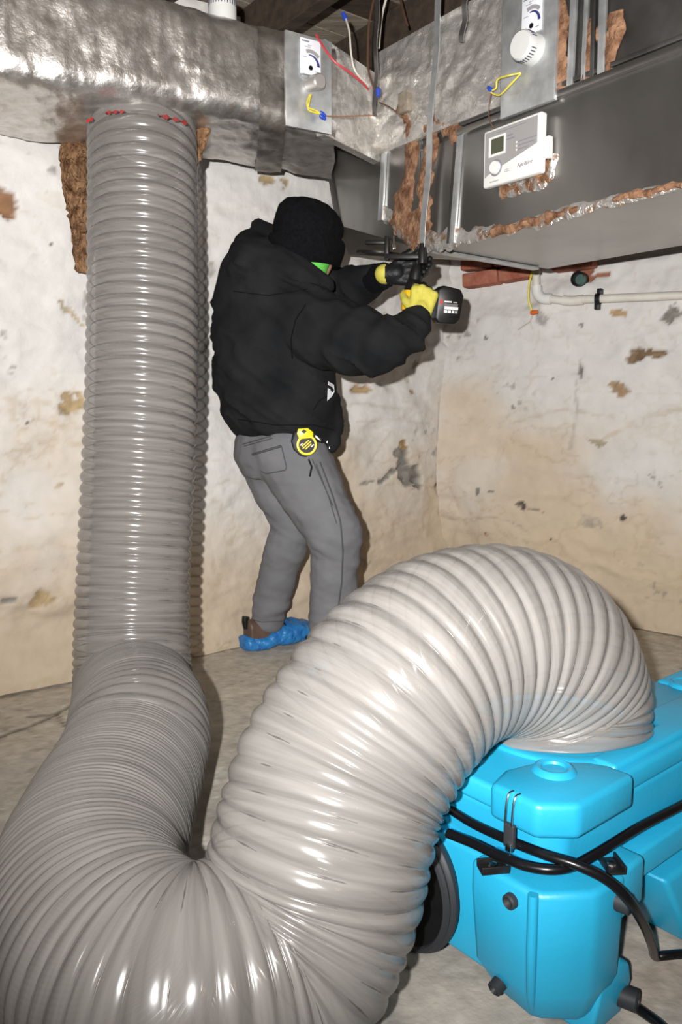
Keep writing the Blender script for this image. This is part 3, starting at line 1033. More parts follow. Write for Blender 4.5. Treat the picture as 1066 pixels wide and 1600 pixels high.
rib([(877, 0, 12), (880, 40, 20), (874, 70, 22), (878, 110, 18), (872, 150, 16)], 'rust', 'mastic_smear', .010, 11)
rib([(925, 30, 12), (926, 60, 16), (918, 100, 10), (914, 130, 14)], 'rust', 'mastic_smear', .009, 12)
rib([(962, 20, 20), (960, 50, 28), (953, 80, 18), (950, 118, 8)], 'rust', 'mastic_smear', .009, 13)
rib([(640, 145, 14), (632, 170, 18), (640, 188, 16)], 'rust', 'mastic_smear', .02, 14)
# pale wood block wedged in the foil corner
mb = MB().frame_box(onR(633, 160, .03), rd, UP, rn, .045, .06, .02)
build(mb, 'wood_wedge', M['board'], plenum, bevel=.003)
# black disc standing in for the dark of a round opening in the underside
hc = atY(596, 383, 2.86)
hN = (G - E).cross(Qc - E).normalized()
if hN.z > 0:
    hN = -hN
rings = []
Uh = (Qc - E).normalized()
Vh = hN.cross(Uh).normalized()
d_ = (hc - E).dot(hN)
hc = hc - hN * (d_ - 0.002)
mb = MB().lathe(hc, hN, [(0, .001), (0, .085), (.006, .085), (.006, .078), (.0012, .076), (.0012, .001)], 40, cap=False)
build(mb, 'hole_dark_disc', M['dark'], plenum)

# ------------------------------------------------------------------ hanger straps
def strap(p0, p1, w, out, label, mt=M['galvd']):
    p0, p1 = Vector(p0), Vector(p1)
    V = (p1 - p0).normalized()
    N = rn
    U = V.cross(N).normalized()
    mb = MB()
    n = 14
    rows = []
    for k in range(n + 1):
        c = p0.lerp(p1, k / n) + N * 0.004 * math.sin(k * 1.1)
        rows.append([c + U * w * .5 + N * .0012, c - U * w * .5 + N * .0012, c - U * w * .5 - N * .0012, c + U * w * .5 - N * .0012])
    mb.loft(rows, True)
    o = build(mb, 'hanger_strap', mt, None)
    return tag(o, label, 'strap', 'sheet metal hanger straps')
strap(onR(690, -60, .035), onR(660, 388, .024), .024, 0, 'long metal hanger strap reaching down over the brown stained plenum corner', M['galv2'])
strap(onR(733, -60, .10), onR(722, 66, .05), .020, 0, 'short dark hanger strap at the top, left of the white round motor')
strap(onR(590, -60, .16), onR(586, 182, .05), .020, 0, 'dark hanger strap in the foil corner behind the blue wire nut')

# ------------------------------------------------------------------ damper controls
def damper_card(root, c, U, V, N, w, h):
    mb = MB().frame_box(c + N * .001, U, V, N, w, h, .0025)
    card = build(mb, 'label_card', M['paper'], root, bevel=.0006)
    # the blue sweep of the scale, its slot, the hole and the lines of print
    rows = []
    for k in range(13):
        a = math.radians(100 - 8.5 * k)
        r0 = w * (.40)
        wd = w * (.02 + .045 * k / 12)
        pc = c + V * (-h * .22) - U * w * .02
        dirn = U * math.cos(a) + V * math.sin(a)
        rows.append([pc + dirn * (r0 - wd) + N * .0018, pc + dirn * (r0 + wd) + N * .0018, pc + dirn * (r0 + wd) + N * .0032, pc + dirn * (r0 - wd) + N * .0032])
    build(MB().loft(rows, True), 'scale_mark', M['navy'], card, smooth=False)
    rows = []
    for k in range(9):
        a = math.radians(112 - 9 * k)
        r0 = w * (.53)
        wd = w * .075
        pc = c + V * (-h * .2) - U * w * .02
        dirn = U * math.cos(a) + V * math.sin(a)
        rows.append([pc + dirn * (r0 - wd) + N * .0018, pc + dirn * (r0 + wd) + N * .0018, pc + dirn * (r0 + wd) + N * .0034, pc + dirn * (r0 - wd) + N * .0034])
    build(MB().loft(rows, True), 'slot', M['grey'], card, smooth=False)
    build(MB().lathe(c - V * h * .30 + N * .002, N, [(0, .0001), (0, w * .10), (.0016, w * .10), (.0016, .0001)], 20), 'pivot_hole', M['black'], card)
    for (du, dv, lw, lh) in ((-.25, .42, .36, .035), (-.05, .32, .2, .012), (-.15, .27, .3, .012), (-.28, -.02, .24, .014), (.3, -.38, .2, .02)):
        build(MB().frame_box(c + U * du * w + V * dv * h + N * .0026, U, V, N, lw * w, lh * h, .0008), 'print_line', M['inkgrey'], card, smooth=False)
    return card

# first one: on the left duct
Lf = Vector((kd.y, -kd.x, 0))
pc = onP(483, 130, ext(F0, F1, .97) + UP * .13 + ld.cross(UP) * 0, ld.cross(UP).normalized())
nl = ld.cross(UP).normalized()
if nl.y > 0:
    nl = -nl
def onL(px, py, out=0.0):
    return onP(px, py, F1 + nl * out, nl)
pl_c = onL(483, 130, .022)
ctl1 = empty('damper_control', pl_c, 'small galvanised damper control with bare grey motor can on the left duct', 'control', 'duct damper controls')
wpl = (onL(518, 130) - onL(448, 130)).length
hpl = .255
mb = MB().frame_box(pl_c - nl * .004, ld, UP, nl, wpl, hpl, .010)
build(mb, 'mounting_plate', M['galv2'], ctl1, bevel=.002)
damper_card(ctl1, onL(485, 90, .0285), ld, UP, nl, .066, .096)
mc = onL(484, 132, .022)
mb = MB().lathe(mc, nl + Vector((.25, 0, -.1)), [(0, .021), (.02, .0215), (.045, .0215), (.049, .018), (.0495, .001)], 28)
build(mb, 'motor_can', M['motor'], ctl1)
mb = MB().frame_box(onL(482, 120, .028), ld, UP, nl, .045, .010, .012)
build(mb, 'motor_bracket', M['galv2'], ctl1, bevel=.002)
mb = MB()
for k in range(2):
    mb.tube(spline([onL(484 + k * 2, 148, .05), onL(480 + k * 3, 160, .055), onL(482, 168 + k * 3, .05), onL(492, 172 + k * 4, .05), onL(503, 178, .05)], 6), .0022, 6)
build(mb, 'lead_wire', M['wirey'], ctl1)
mb = MB()
d1 = (onL(508, 182, .05) - onL(500, 176, .05)).normalized()
mb.lathe(onL(500, 175, .05), d1, [(0, .004), (.006, .0065), (.02, .0045), (.021, .001)], 10)
mb.lathe(onL(500, 180, .05), d1, [(0, .004), (.006, .0065), (.02, .0045), (.021, .001)], 10)
build(mb, 'wire_nut', M['nutblue'], ctl1)
mb = MB().tube(spline([onL(508, 181, .05), onL(530, 182, .045), onL(560, 181, .04), onL(584, 180, .04)], 6), .0018, 6)
build(mb, 'feed_wire', mat('copper_wire', (0.35, 0.17, 0.08), .45, .4), ctl1)

# second one: on the plenum
pl_c2 = onR(835, 78, .02)
ctl2 = empty('damper_control', pl_c2, 'damper control with white round slotted motor cover on the plenum above the grey panel', 'control', 'duct damper controls')
wpl = (onR(872, 90) - onR(792, 90)).length
z_lo, z_hi = onR(835, 178).z + .01, 2.10
mb = MB().frame_box(RS(0, (z_lo + z_hi) / 2, .012) + rd * ((onR(832, 90) - RS(0, 0)).dot(rd)), rd, UP, rn, wpl, z_hi - z_lo, .014)
build(mb, 'mounting_plate', M['galv2'], ctl2, bevel=.002)
damper_card(ctl2, onR(832, 22, .021), rd, UP, rn, .066, .096)
mc = onR(834, 78, .018)
prof = [(0, .038), (.03, .037), (.050, .0355), (.054, .032), (.055, .001)]
mcov = build(MB().lathe(mc, rn, prof, 40), 'motor_cover', M['offwhite'], ctl2)
aU, aV = rd, UP
for k in range(30):
    a = 2 * math.pi * k / 30
    if abs(math.sin(a)) < .25:
        continue
    dn = aU * math.cos(a) + aV * math.sin(a)
    tt = aU * -math.sin(a) + aV * math.cos(a)
    build(MB().frame_box(mc + dn * .0362 + rn * .037, tt, rn, dn, .0026, .016, .003), 'vent_slot', M['ink'], mcov, smooth=False)
mb = MB()
mb.tube(spline([onR(814, 114, .03), onR(795, 118, .05), onR(778, 124, .045), onR(775, 138, .04), onR(766, 142, .04)], 6), .0022, 6)
mb.tube(spline([onR(814, 115, .03), onR(798, 132, .05), onR(782, 148, .045), onR(772, 147, .04), onR(766, 143, .04)], 6), .0022, 6)
build(mb, 'lead_wire', M['wirey'], ctl2)
d1 = (onR(766, 145, .04) - onR(772, 138, .04)).normalized()
build(MB().lathe(onR(769, 142, .04), onR(760, 136, .04) - onR(769, 144, .04), [(0, .004), (.006, .0065), (.02, .0045), (.021, .001)], 10), 'wire_nut', M['nutblue'], ctl2)
build(MB().tube(spline([onR(768, 146, .04), onR(764, 170, .03), onR(766, 190, .028), onR(772, 200, .02)], 6), .0018, 6), 'feed_wire', M['wireb'], ctl2)

# third motor: only its rim shows over the left duct
mc = ext(F0, F1, .66) + UP * .285 + (B0 - F0).normalized() * .075
ctl3 = empty('damper_motor', mc, 'white slotted round motor on top of the left duct at the top edge', 'control', 'duct damper controls')
mcov = build(MB().lathe(mc, UP, [(-.02, .040), (.03, .039), (.052, .037), (.056, .033), (.057, .001)], 40), 'motor_cover', M['offwhite'], ctl3)
for k in range(30):
    a = 2 * math.pi * k / 30
    dn = Vector((math.cos(a), math.sin(a), 0))
    tt = Vector((-math.sin(a), math.cos(a), 0))
    build(MB().frame_box(mc + dn * .0378 + UP * .038, tt, UP, dn, .0026, .018, .003), 'vent_slot', M['ink'], mcov, smooth=False)
# ------------------------------------------------------------------ humidity control on the plenum face
tc = onR(808, 239, .014)
stat = empty('humidity_control', tc, 'white wall control with grey face, small display and dial on the plenum', 'thermostat')
sw, sh = (onR(850, 235) - onR(763, 240)).length, .150
mb = MB().frame_box(tc + rn * .012, rd, UP, rn, sw, sh, .024)
build(mb, 'case', M['white'], stat, bevel=.006, segs=3)
mb = MB().frame_box(tc + rd * (sw * .5 + .006) - UP * .012, rd, UP, rn, .016, .055, .018)
build(mb, 'side_clip', M['white'], stat, bevel=.004)
fN = rn
def ST(a, b, o=.0245):
    """point on the control's face, a and b from 0 to 1"""
    return tc + rd * ((a - .5) * sw) + UP * ((b - .5) * sh) + rn * o
def plate(pts, th, mt, nm, par, o=.0242):
    return build(MB().sweep_poly([ST(a, b, o) for a, b in pts], rn * th), nm, mt, par, smooth=False)
curve = []
for k in range(15):
    t = k / 14
    curve.append((.04 + .90 * t, .17 + .33 * (t ** 0.75) - .10 * math.sin(t * math.pi) * .2))
face = plate([(.04, .95), (.94, .95)][::-1] + curve, .0008, M['grey'], 'face_print', stat)
bz = plate([(.12, .84), (.41, .84), (.41, .50), (.12, .50)], .004, M['white'], 'display_bezel', stat)
plate([(.17, .80), (.39, .80), (.39, .54), (.17, .54)], .001, M['lcd'], 'display', bz, .0284)
build(MB().lathe(ST(.24, .30), rn, [(0, .0175), (.006, .0175), (.010, .0150), (.0105, .001)], 32), 'dial', M['white'], stat)
build(MB().lathe(ST(.24, .30, .0246), rn, [(0, .001), (0, .022), (.0006, .022), (.0006, .001)], 32), 'dial_ring', M['inkgrey'], face)
for b in (.62, .555, .49):
    build(MB().lathe(ST(.60, b, .0248), rn, [(0, .001), (0, .0026), (.0012, .0024), (.0014, .0003)], 12), 'indicator', M['white'], stat)
for (a, b, w, hh) in ((.78, .62, .30, .014), (.76, .555, .26, .014), (.72, .49, .18, .014), (.48, .78, .10, .022), (.49, .72, .14, .022), (.50, .895, .50, .010), (.22, .07, .16, .01), (.44, .21, .07, .008), (.44, .18, .09, .008)):
    build(MB().frame_box(ST(a, b, .0252), rd, UP, rn, w * sw, hh * sh, .0006), 'print_line', M['inkgrey'], stat, smooth=False)

def text_mesh(s, size, c, U, V, N, mt, name, parent, shear=0.0, depth=.0004):
    cu = bpy.data.curves.new('t', 'FONT')
    cu.body = s
    cu.size = size
    cu.align_x = 'CENTER'
    cu.align_y = 'CENTER'
    cu.extrude = depth
    cu.shear = shear
    o = bpy.data.objects.new('t', cu)
    COL.objects.link(o)
    dg = bpy.context.evaluated_depsgraph_get()
    me = bpy.data.meshes.new_from_object(o.evaluated_get(dg))
    bpy.data.objects.remove(o, do_unlink=True)
    Mx = Matrix((U, V, N)).transposed().to_4x4()
    me.transform(Matrix.Translation(Vector(c)) @ Mx)
    me.name = name
    ob = link(name, me, parent)
    finish(ob, mt, False, recalc=False)
    return ob
text_mesh('Aprilaire', .0145, ST(.74, .22, .0248), rd, UP, rn, M['inkgrey'], 'lettering', stat, .3)

# ------------------------------------------------------------------ loose wires near the ceiling
def wire(pts, r, mt, name, label, group='loose low voltage wires by the ducts'):
    o = build(MB().tube(spline(pts, 8), r, 7), name, mt, None)
    return tag(o, label, 'wire', group)
YW = 2.42
wire([atY(494, 54, 2.42), atY(507, 76, 2.41), atY(524, 97, 2.41), atY(545, 112, 2.43), atY(565, 128, 2.46), atY(576, 140, 2.5)], .0030, M['wirer'], 'red_wire', 'red wire sagging across the foil right of the damper plate')
ww = empty('white_wire', atY(575, 135, 2.5), 'white wire with a blue nut on its upper end', 'wire', 'loose low voltage wires by the ducts')
build(MB().tube(spline([atY(540, 28, 2.5), atY(546, 50, 2.47), atY(549, 85, 2.45), atY(556, 112, 2.45), atY(575, 133, 2.5)], 8), .0028, 7), 'lead', M['wirew'], ww)
build(MB().lathe(atY(541, 32, 2.5), atY(535, 18, 2.5) - atY(541, 32, 2.5), [(0, .004), (.004, .0075), (.024, .005), (.025, .001)], 10), 'wire_nut', M['nutblue'], ww)
wire([atY(586, -10, 2.62), atY(577, 35, 2.6), atY(575, 75, 2.58), atY(576, 110, 2.56), atY(586, 142, 2.55)], .0035, M['wireb'], 'brown_wire', 'dark brown wire hanging down to the blue nut at the strap')
build_n = build(MB().lathe(atY(591, 137, 2.54), Vector((0, 0, -1)), [(0, .004), (.004, .0085), (.026, .006), (.027, .001)], 10), 'wire_nut', M['nutblue'], None)
tag(build_n, 'blue wire nut hanging in front of the dark hanger strap', 'wire nut')
wire([atY(593, 160, 2.55), atY(606, 166, 2.52), atY(618, 174, 2.5), atY(626, 182, 2.5)], .0022, M['wireb'], 'thin_wire', 'thin brown wire running from the strap to the mastic lump')
wire([atY(606, -10, 2.75), atY(598, 20, 2.75), atY(594, 50, 2.72), atY(592, 75, 2.7)], .004, M['wirew'], 'pale_cable', 'pale cable behind the dark strap at the ceiling')
wire([atY(624, -10, 2.75), atY(631, 20, 2.7), atY(637, 40, 2.68)], .004, M['wireb'], 'dark_cable', 'short dark cable dropping from the ceiling boards to the foil')
wire([atY(660, -8, 2.6), atY(720, 2, 2.5), atY(800, -2, 2.4)], .007, M['black'], 'black_cable', 'black cable crossing the very top above the foil', None) if False else None

# ------------------------------------------------------------------ conduit on the right wall, hanging wires and the pipe stub
def onW(px, py, out=0.0):
    return onP(px, py, WB + nR * out, nR)
cond = empty('pvc_conduit', onW(845, 462, .04), 'off-white plastic conduit with elbow along the right wall', 'pipe')
pts = [onW(838, 405, .05), onW(838, 440, .05), onW(840, 458, .05), onW(848, 466, .05), onW(862, 467, .05), onW(884, 470, .05)]
build(MB().tube(spline(pts[:2] + [onW(839, 452, .05)], 4), .017, 16), 'riser', M['pipe'], cond)
build(MB().tube(spline([onW(838.5, 447, .05), onW(840, 458, .05), onW(848, 466, .05), onW(862, 467, .05)], 6), .022, 16), 'elbow', M['white'], cond)
build(MB().tube([onW(858, 466.5, .05), onW(884, 470, .05)], .0165, 16), 'stub', M['pipe'], cond)
build(MB().tube(spline([onW(880, 469, .05), onW(895, 470, .05), onW(912, 468, .05)], 5), .020, 16), 'offset_bend', M['pipe'], cond)
build(MB().tube([onW(908, 468, .05), onW(1120, 459, .05)], .0165, 16), 'run', M['pipe'], cond)
mb = MB().lathe(onW(935, 467, .05), dirR, [(-.010, .022), (.010, .022), (.010, .018), (-.010, .018), (-.010, .022)], 20, cap=False)
cl = build(mb, 'pipe_clip', M['dark'], cond)
build(MB().frame_box(onW(938, 457, .035), dirR, UP, nR, .02, .03, .03), 'clip_foot', M['dark'], cl, bevel=.003)
build(MB().frame_box(onW(934, 478, .035), dirR, UP, nR, .02, .03, .03), 'clip_foot', M['dark'], cl, bevel=.003)
yw = empty('yellow_wire', onW(832, 488, .06), 'yellow wire with an orange nut hanging beside the conduit elbow', 'wire')
build(MB().tube(spline([onW(833, 418, .07), onW(828, 440, .075), onW(826, 465, .07), onW(831, 486, .06)], 6), .004, 7), 'lead', M['wirey'], yw)
build(MB().lathe(onW(829, 489, .06), dirR + UP * .1, [(0, .006), (.008, .011), (.032, .008), (.034, .001)], 10), 'wire_nut', M['nutorange'], yw)
build(MB().tube(spline([onW(832, 490, .06), onW(828, 502, .05), onW(818, 509, .04), onW(810, 515, .03)], 5), .0022, 6), 'bare_end', M['wirew'], yw)
build(MB().tube(spline([onW(832, 490, .06), onW(829, 504, .05), onW(832, 514, .04)], 5), .0018, 6), 'bare_end', M['wirew'], yw)
o = build(MB().lathe(onW(822, 417, .06), UP, [(-.012, .012), (-.012, .022), (.006, .022), (.010, .017), (.03, .017)], 16), 'conduit_connector', M['chrome'], None)
tag(o, 'shiny metal conduit connector under the plenum above the yellow wire', 'connector')
stub = empty('pipe_stub', onW(908, 437, .02), 'round greenish capped pipe end set in the right wall', 'pipe')
build(MB().lathe(onW(909, 438, -.01), nR, [(0, .032), (.05, .030), (.052, .024), (.046, .022), (.046, .001)], 24), 'rim', M['dark'], stub)
build(MB().lathe(onW(908, 437, .035), nR, [(0, .0235), (.006, .021), (.008, .001)], 24), 'cap', M['teal'], stub)

# ------------------------------------------------------------------ clear ribbed hose, duct to machine
HR = 0.150
hp = [  # centre line (world) and pitch of the ribs there
    (atZ(224, 178, 1.78), .034), (atZ(223, 205, 1.685), .034),
    (atY(224, 330, 2.315), .034), (atY(224, 480, 2.26), .034), (atY(221, 640, 2.19), .033), (atY(214, 800, 2.13), .031),
    (atY(208, 930, 2.08), .028), (atY(207, 1010, 2.04), .024), (atY(210, 1080, 1.965), .014),
    (atZ(218, 1135, .20), .011), (atZ(205, 1195, .162), .011), (atZ(165, 1290, .155), .012), (atZ(140, 1385, .155), .014),
    (atZ(172, 1490, .155), .017), (atZ(285, 1552, .155), .018), (atZ(420, 1500, .160), .019),
    (atY(480, 1405, 1.035), .021), (atY(506, 1310, 1.06), .024), (atY(535, 1210, 1.10), .027), (atY(598, 1105, 1.15), .029),
    (atY(675, 1030, 1.215), .030), (atY(765, 998, 1.28), .029), (atY(838, 1018, 1.33), .025), (atY(872, 1080, 1.365), .018),
    (atZ(876, 1140, .335), .013)]
path = spline([p for p, _ in hp], 24)
pit = []
for i in range(len(hp) - 1):
    for k in range(24):
        pit.append(hp[i][1] + (hp[i + 1][1] - hp[i][1]) * k / 24)
pit.append(hp[-1][1])
path_a = np.array([tuple(p) for p in path])
seg = np.linalg.norm(np.diff(path_a, axis=0), axis=1)
arc = np.concatenate([[0], np.cumsum(seg)])
fine = np.linspace(0, arc[-1], 6000)
pf = np.interp(fine, arc, pit)
cnt = np.concatenate([[0], np.cumsum(np.diff(fine) / pf[:-1])])
SPR = 8
turns = cnt[-1]
ks = np.arange(0, int(turns * SPR) + 1) / SPR
s_at = np.interp(ks, cnt, fine)
pc_ = np.stack([np.interp(s_at, arc, path_a[:, j]) for j in range(3)], 1)
# smooth centre line a little
for _ in range(10):
    pc_[1:-1] = pc_[1:-1] * .5 + (pc_[:-2] + pc_[2:]) * .25
p_at = np.interp(s_at, fine, pf)
T = np.gradient(pc_, axis=0)
T /= np.linalg.norm(T, axis=1)[:, None]
NS = 72
nrm = np.array([1.0, 0, 0])
phi = np.arange(NS) / NS * 2 * math.pi
V = np.zeros((len(ks), NS, 3))
Wpts = []
frames = []
nrm_s = np.zeros_like(T)
for i in range(len(ks)):
    nrm = nrm - T[i] * nrm.dot(T[i])
    nrm /= np.linalg.norm(nrm)
    nrm_s[i] = nrm
bn_s = np.cross(T, nrm_s)
amp = 0.0032 + 0.175 * p_at + 0.0028 * sstep(0.029, 0.033, p_at)
ph = (ks[:, None] + phi[None, :] / (2 * math.pi)) % 1.0
prof = np.abs(np.sin(math.pi * ph)) ** 0.6
hr_at = 0.140 + (HR - 0.140) * sstep(1.35, 2.0, s_at)
rad = hr_at[:, None] + amp[:, None] * prof
# hand-made unevenness
rad += 0.0016 * fbm(np.stack([np.repeat(ks * .37, NS), np.tile(np.cos(phi), len(ks)), np.tile(np.sin(phi), len(ks))], 1), 1.6, 3, 3).reshape(len(ks), NS)
V = pc_[:, None, :] + rad[:, :, None] * (nrm_s[:, None, :] * np.cos(phi)[None, :, None] + bn_s[:, None, :] * np.sin(phi)[None, :, None])
V[:, :, 2] = np.maximum(V[:, :, 2], 0.003)
idx = np.arange(len(ks) * NS).reshape(len(ks), NS)
q = np.stack([idx[:-1, :], np.roll(idx, -1, 1)[:-1, :], np.roll(idx, -1, 1)[1:, :], idx[1:, :]], -1).reshape(-1, 4)
hose = empty('flexible_hose', (-.2, 1.4, 0), 'clear grey ribbed flexible hose looping from the duct to the blue machine', 'hose')
me = bpy.data.meshes.new('hose_wall')
me.vertices.add(V.shape[0] * NS)
me.vertices.foreach_set('co', V.reshape(-1, 3).ravel())
me.loops.add(len(q) * 4)
me.loops.foreach_set('vertex_index', q.ravel().astype(np.int32))
me.polygons.add(len(q))
me.polygons.foreach_set('loop_start', np.arange(0, len(q) * 4, 4, dtype=np.int32))
me.polygons.foreach_set('use_smooth', np.ones(len(q), dtype=bool))
me.update(calc_edges=True)
uvl = me.uv_layers.new(name='UVMap')
vi = q.ravel()
uu = (vi % NS) / NS
uu = uu.reshape(-1, 4)
uu[(uu.max(1) > .9)[:, None] & (uu < .1)] += 1.0
vv = s_at[vi // NS]
uvl.data.foreach_set('uv', np.stack([uu.ravel() * .95, vv], 1).ravel())
ob = link('hose_wall', me, hose)
me.materials.append(M['hose'])
# spring wire in the valleys of the ribs
kk = np.arange(0, (turns - .2) * 40) / 40
pw = np.stack([np.interp(kk, ks, pc_[:, j]) for j in range(3)], 1)
nw = np.stack([np.interp(kk, ks, nrm_s[:, j]) for j in range(3)], 1)
bw = np.stack([np.interp(kk, ks, bn_s[:, j]) for j in range(3)], 1)
ang = -kk * 2 * math.pi
wv = pw + (np.interp(kk, ks, hr_at)[:, None] + 0.0003) * (nw * np.cos(ang)[:, None] + bw * np.sin(ang)[:, None])
wv[:, 2] = np.maximum(wv[:, 2], 0.004)
tw = np.gradient(wv, axis=0)
tw /= np.linalg.norm(tw, axis=1)[:, None]
rw = wv - pw
rw -= tw * (rw * tw).sum(1)[:, None]
rw /= np.linalg.norm(rw, axis=1)[:, None]
sw_ = np.cross(tw, rw)
wr_ = 0.0017
ring4 = np.stack([wv + wr_ * (rw * math.cos(a) + sw_ * math.sin(a)) for a in (0, math.pi / 2, math.pi, 3 * math.pi / 2)], 1)
idx = np.arange(len(kk) * 4).reshape(len(kk), 4)
q = np.stack([idx[:-1, :], np.roll(idx, -1, 1)[:-1, :], np.roll(idx, -1, 1)[1:, :], idx[1:, :]], -1).reshape(-1, 4)
me = bpy.data.meshes.new('spring_wire')
me.vertices.add(len(kk) * 4)
me.vertices.foreach_set('co', ring4.reshape(-1, 3).ravel())
me.loops.add(len(q) * 4)
me.loops.foreach_set('vertex_index', q.ravel().astype(np.int32))
me.polygons.add(len(q))
me.polygons.foreach_set('loop_start', np.arange(0, len(q) * 4, 4, dtype=np.int32))
me.polygons.foreach_set('use_smooth', np.ones(len(q), dtype=bool))
me.update(calc_edges=True)
me.materials.append(M['hosewire'])
link('spring_wire', me, hose)
# collar, dark clamp and red tape under the duct
ax = Vector(T[0])
top = Vector(pc_[0])
def at_h(z):
    return top + ax * ((top.z - z) / -ax.z)
build(MB().lathe(at_h(1.705), ax, [(-.10, .150), (-.10, .153), (.012, .153), (.012, .150)], 48, cap=False), 'collar', M['dark'], hose)
def arc_patch(z0, z1, a0, a1, r, mt, nm):
    rows = []
    cA = at_h((z0 + z1) / 2)
    for k in range(13):
        a = math.radians(a0 + (a1 - a0) * k / 12)
        dn = Vector((math.cos(a), math.sin(a), 0))
        wob = .004 * math.sin(k * 1.7)
        rows.append([at_h(z0) + dn * r + UP * wob, at_h(z0) + dn * (r + .002) + UP * wob, at_h(z1) + dn * (r + .002) - UP * wob, at_h(z1) + dn * r - UP * wob])
    build(MB().loft(rows, True), nm, mt, hose)
arc_patch(1.655, 1.668, -62, -28, .1600, M['redtape'], 'red_tape')
arc_patch(1.664, 1.671, -112, -92, .1600, M['redtape'], 'red_tape')
arc_patch(1.650, 1.656, -138, -127, .1600, M['redtape'], 'red_tape')

# ------------------------------------------------------------------ blue machine
MA = math.radians(40)
mloc = Vector((.30, 1.03, 0))
mach = empty('air_mover', mloc, 'blue moulded plastic vacuum machine with the hose end on its lid', 'machine', rotz=MA)
uD = Vector((math.cos(MA), math.sin(MA), 0))
vD = Vector((-math.sin(MA), math.cos(MA), 0))
def loc(P):
    r = P - mloc
    return Vector((r.dot(uD), r.dot(vD), P.z))
def mp_(mb, name, mt, par=None, bevel=.012, segs=3, smooth=True):
    return build(mb, name, mt, par or mach, smooth, bevel, segs, local=True)
# upper body
ub0 = [(.035, .055), (.06, .03), (.64, .03), (.66, .05), (.66, .46), (.64, .48), (.04, .48), (.022, .46)]
ub1 = [(.018, .050), (.055, .022), (.64, .022), (.66, .045), (.66, .47), (.64, .49), (.03, .49), (.012, .46)]
mp_(MB().prism(ub0, .185, .305, top=ub1), 'upper_body', M['blue'])
# lid with its thick corner pad and rib
lid = mp_(MB().prism([(.008, .10), (.06, .018), (.61, .018), (.64, .05), (.64, .47), (.61, .49), (.04, .49), (.008, .46)], .303, .340), 'lid', M['blue'], bevel=.008)
pad = mp_(MB().prism([(-.006, .118), (-.006, .034), (.040, -.006), (.186, -.006), (.186, .040), (.170, .070), (.118, .118), (.05, .135)], .298, .352), 'corner_pad', M['blue'], lid, bevel=.010)
bc = loc(atZ(866, 1204, .352))
mp_(MB().lathe((bc.x, bc.y, .350), UP, [(0, .036), (.008, .030), (.010, .026), (.008, .020), (.004, .018), (.004, .001)], 36), 'round_boss', M['blue'], lid, bevel=0)
mp_(MB().prism([(.19, .075), (.40, .075), (.44, .12), (.60, .12), (.60, .030), (.19, .030)], .334, .351), 'raised_rib', M['blue'], lid, bevel=.007)
bc = loc(atZ(1073, 1062, .352))
mp_(MB().lathe((bc.x, bc.y, .335), UP, [(0, .04), (.010, .032), (.012, .028), (.008, .02), (.004, .018), (.004, .001)], 36), 'round_boss', M['blue'], lid, bevel=0)
# far block of the lid on the right
mp_(MB().prism([(.63, .0), (1.1, .0), (1.1, .21), (.63, .21)], .18, .345), 'motor_housing', M['blue'], bevel=.015)
# hose port ring on the lid
pe = loc(Vector(pc_[-1]))
mp_(MB().lathe((pe.x, pe.y, .332), UP, [(0, .158), (.014, .158), (.016, .154), (.016, .140), (0, .140)], 48, cap=False), 'port_ring', M['blue'], None, bevel=0)
# lower tub
mp_(MB().prism([(.05, .06), (.08, .03), (.68, .03), (.70, .05), (.70, .48), (.68, .50), (.06, .50), (.04, .48)], .10, .215,
               top=[(.0, .06), (.055, .008), (.70, .008), (.72, .03), (.72, .50), (.70, .52), (.03, .52), (.0, .49)]), 'tub', M['blue'])
mp_(MB().prism([(.07, .09), (.66, .09), (.66, .46), (.07, .46)], .03, .13, top=[(.05, .05), (.68, .05), (.68, .49), (.05, .49)]), 'tub_bottom', M['blue'])
# front corner block, deep enough to carry the foot
def ringpoly(poly, z):
    return [Vector((p[0], p[1], z)) for p in poly]
cpoly = [(-.034, .128), (-.034, .020), (-.026, .004), (.028, -.038), (.045, -.042), (.110, -.042), (.110, .06), (.03, .128)]
cp2 = [(-.030, .120), (-.032, .020), (-.024, .002), (.026, -.036), (.042, -.040), (.106, -.040), (.106, .06), (.03, .12)]
cp3 = [(-.002, .095), (-.010, .030), (-.004, .016), (.032, -.018), (.045, -.022), (.095, -.022), (.095, .06), (.03, .095)]
cb_ = mp_(MB().loft([ringpoly(cp3, .030), ringpoly(cp2, .085), ringpoly(cpoly, .190), ringpoly(cpoly, .240)]), 'corner_block', M['blue'], bevel=.010)
# raised spine on the block's left edge, flange and foot on its right
mp_(MB().tube([(-.012, .026, .045), (-.030, .016, .085), (-.0335, .015, .15), (-.0335, .015, .238)], [.004, .0065, .0075, .0075], 14), 'spine', M['blue'], cb_, bevel=0)
mp_(MB().prism([(.095, -.040), (.172, -.036), (.172, .03), (.095, .03)], .165, .240), 'side_flange', M['blue'], cb_, bevel=.008)
mp_(MB().loft([ringpoly([(.05, -.030), (.135, -.030), (.135, .05), (.05, .05)], .0), ringpoly([(.06, -.036), (.150, -.036), (.150, .05), (.06, .05)], .050), ringpoly([(.07, -.034), (.146, -.034), (.146, .05), (.07, .05)], .078), ringpoly([(.08, -.030), (.112, -.030), (.112, .05), (.08, .05)], .098)]), 'foot', M['blue'], cb_, bevel=.006)
# the wall seen through the gap between block and foot
mp_(MB().loft([ringpoly([(.09, .0), (.160, .0), (.160, .08), (.09, .08)], .06), ringpoly([(.09, .002), (.148, .002), (.148, .08), (.09, .08)], .12), ringpoly([(.09, .004), (.128, .004), (.128, .08), (.09, .08)], .185)]), 'inner_wall', M['blue'], bevel=.006)
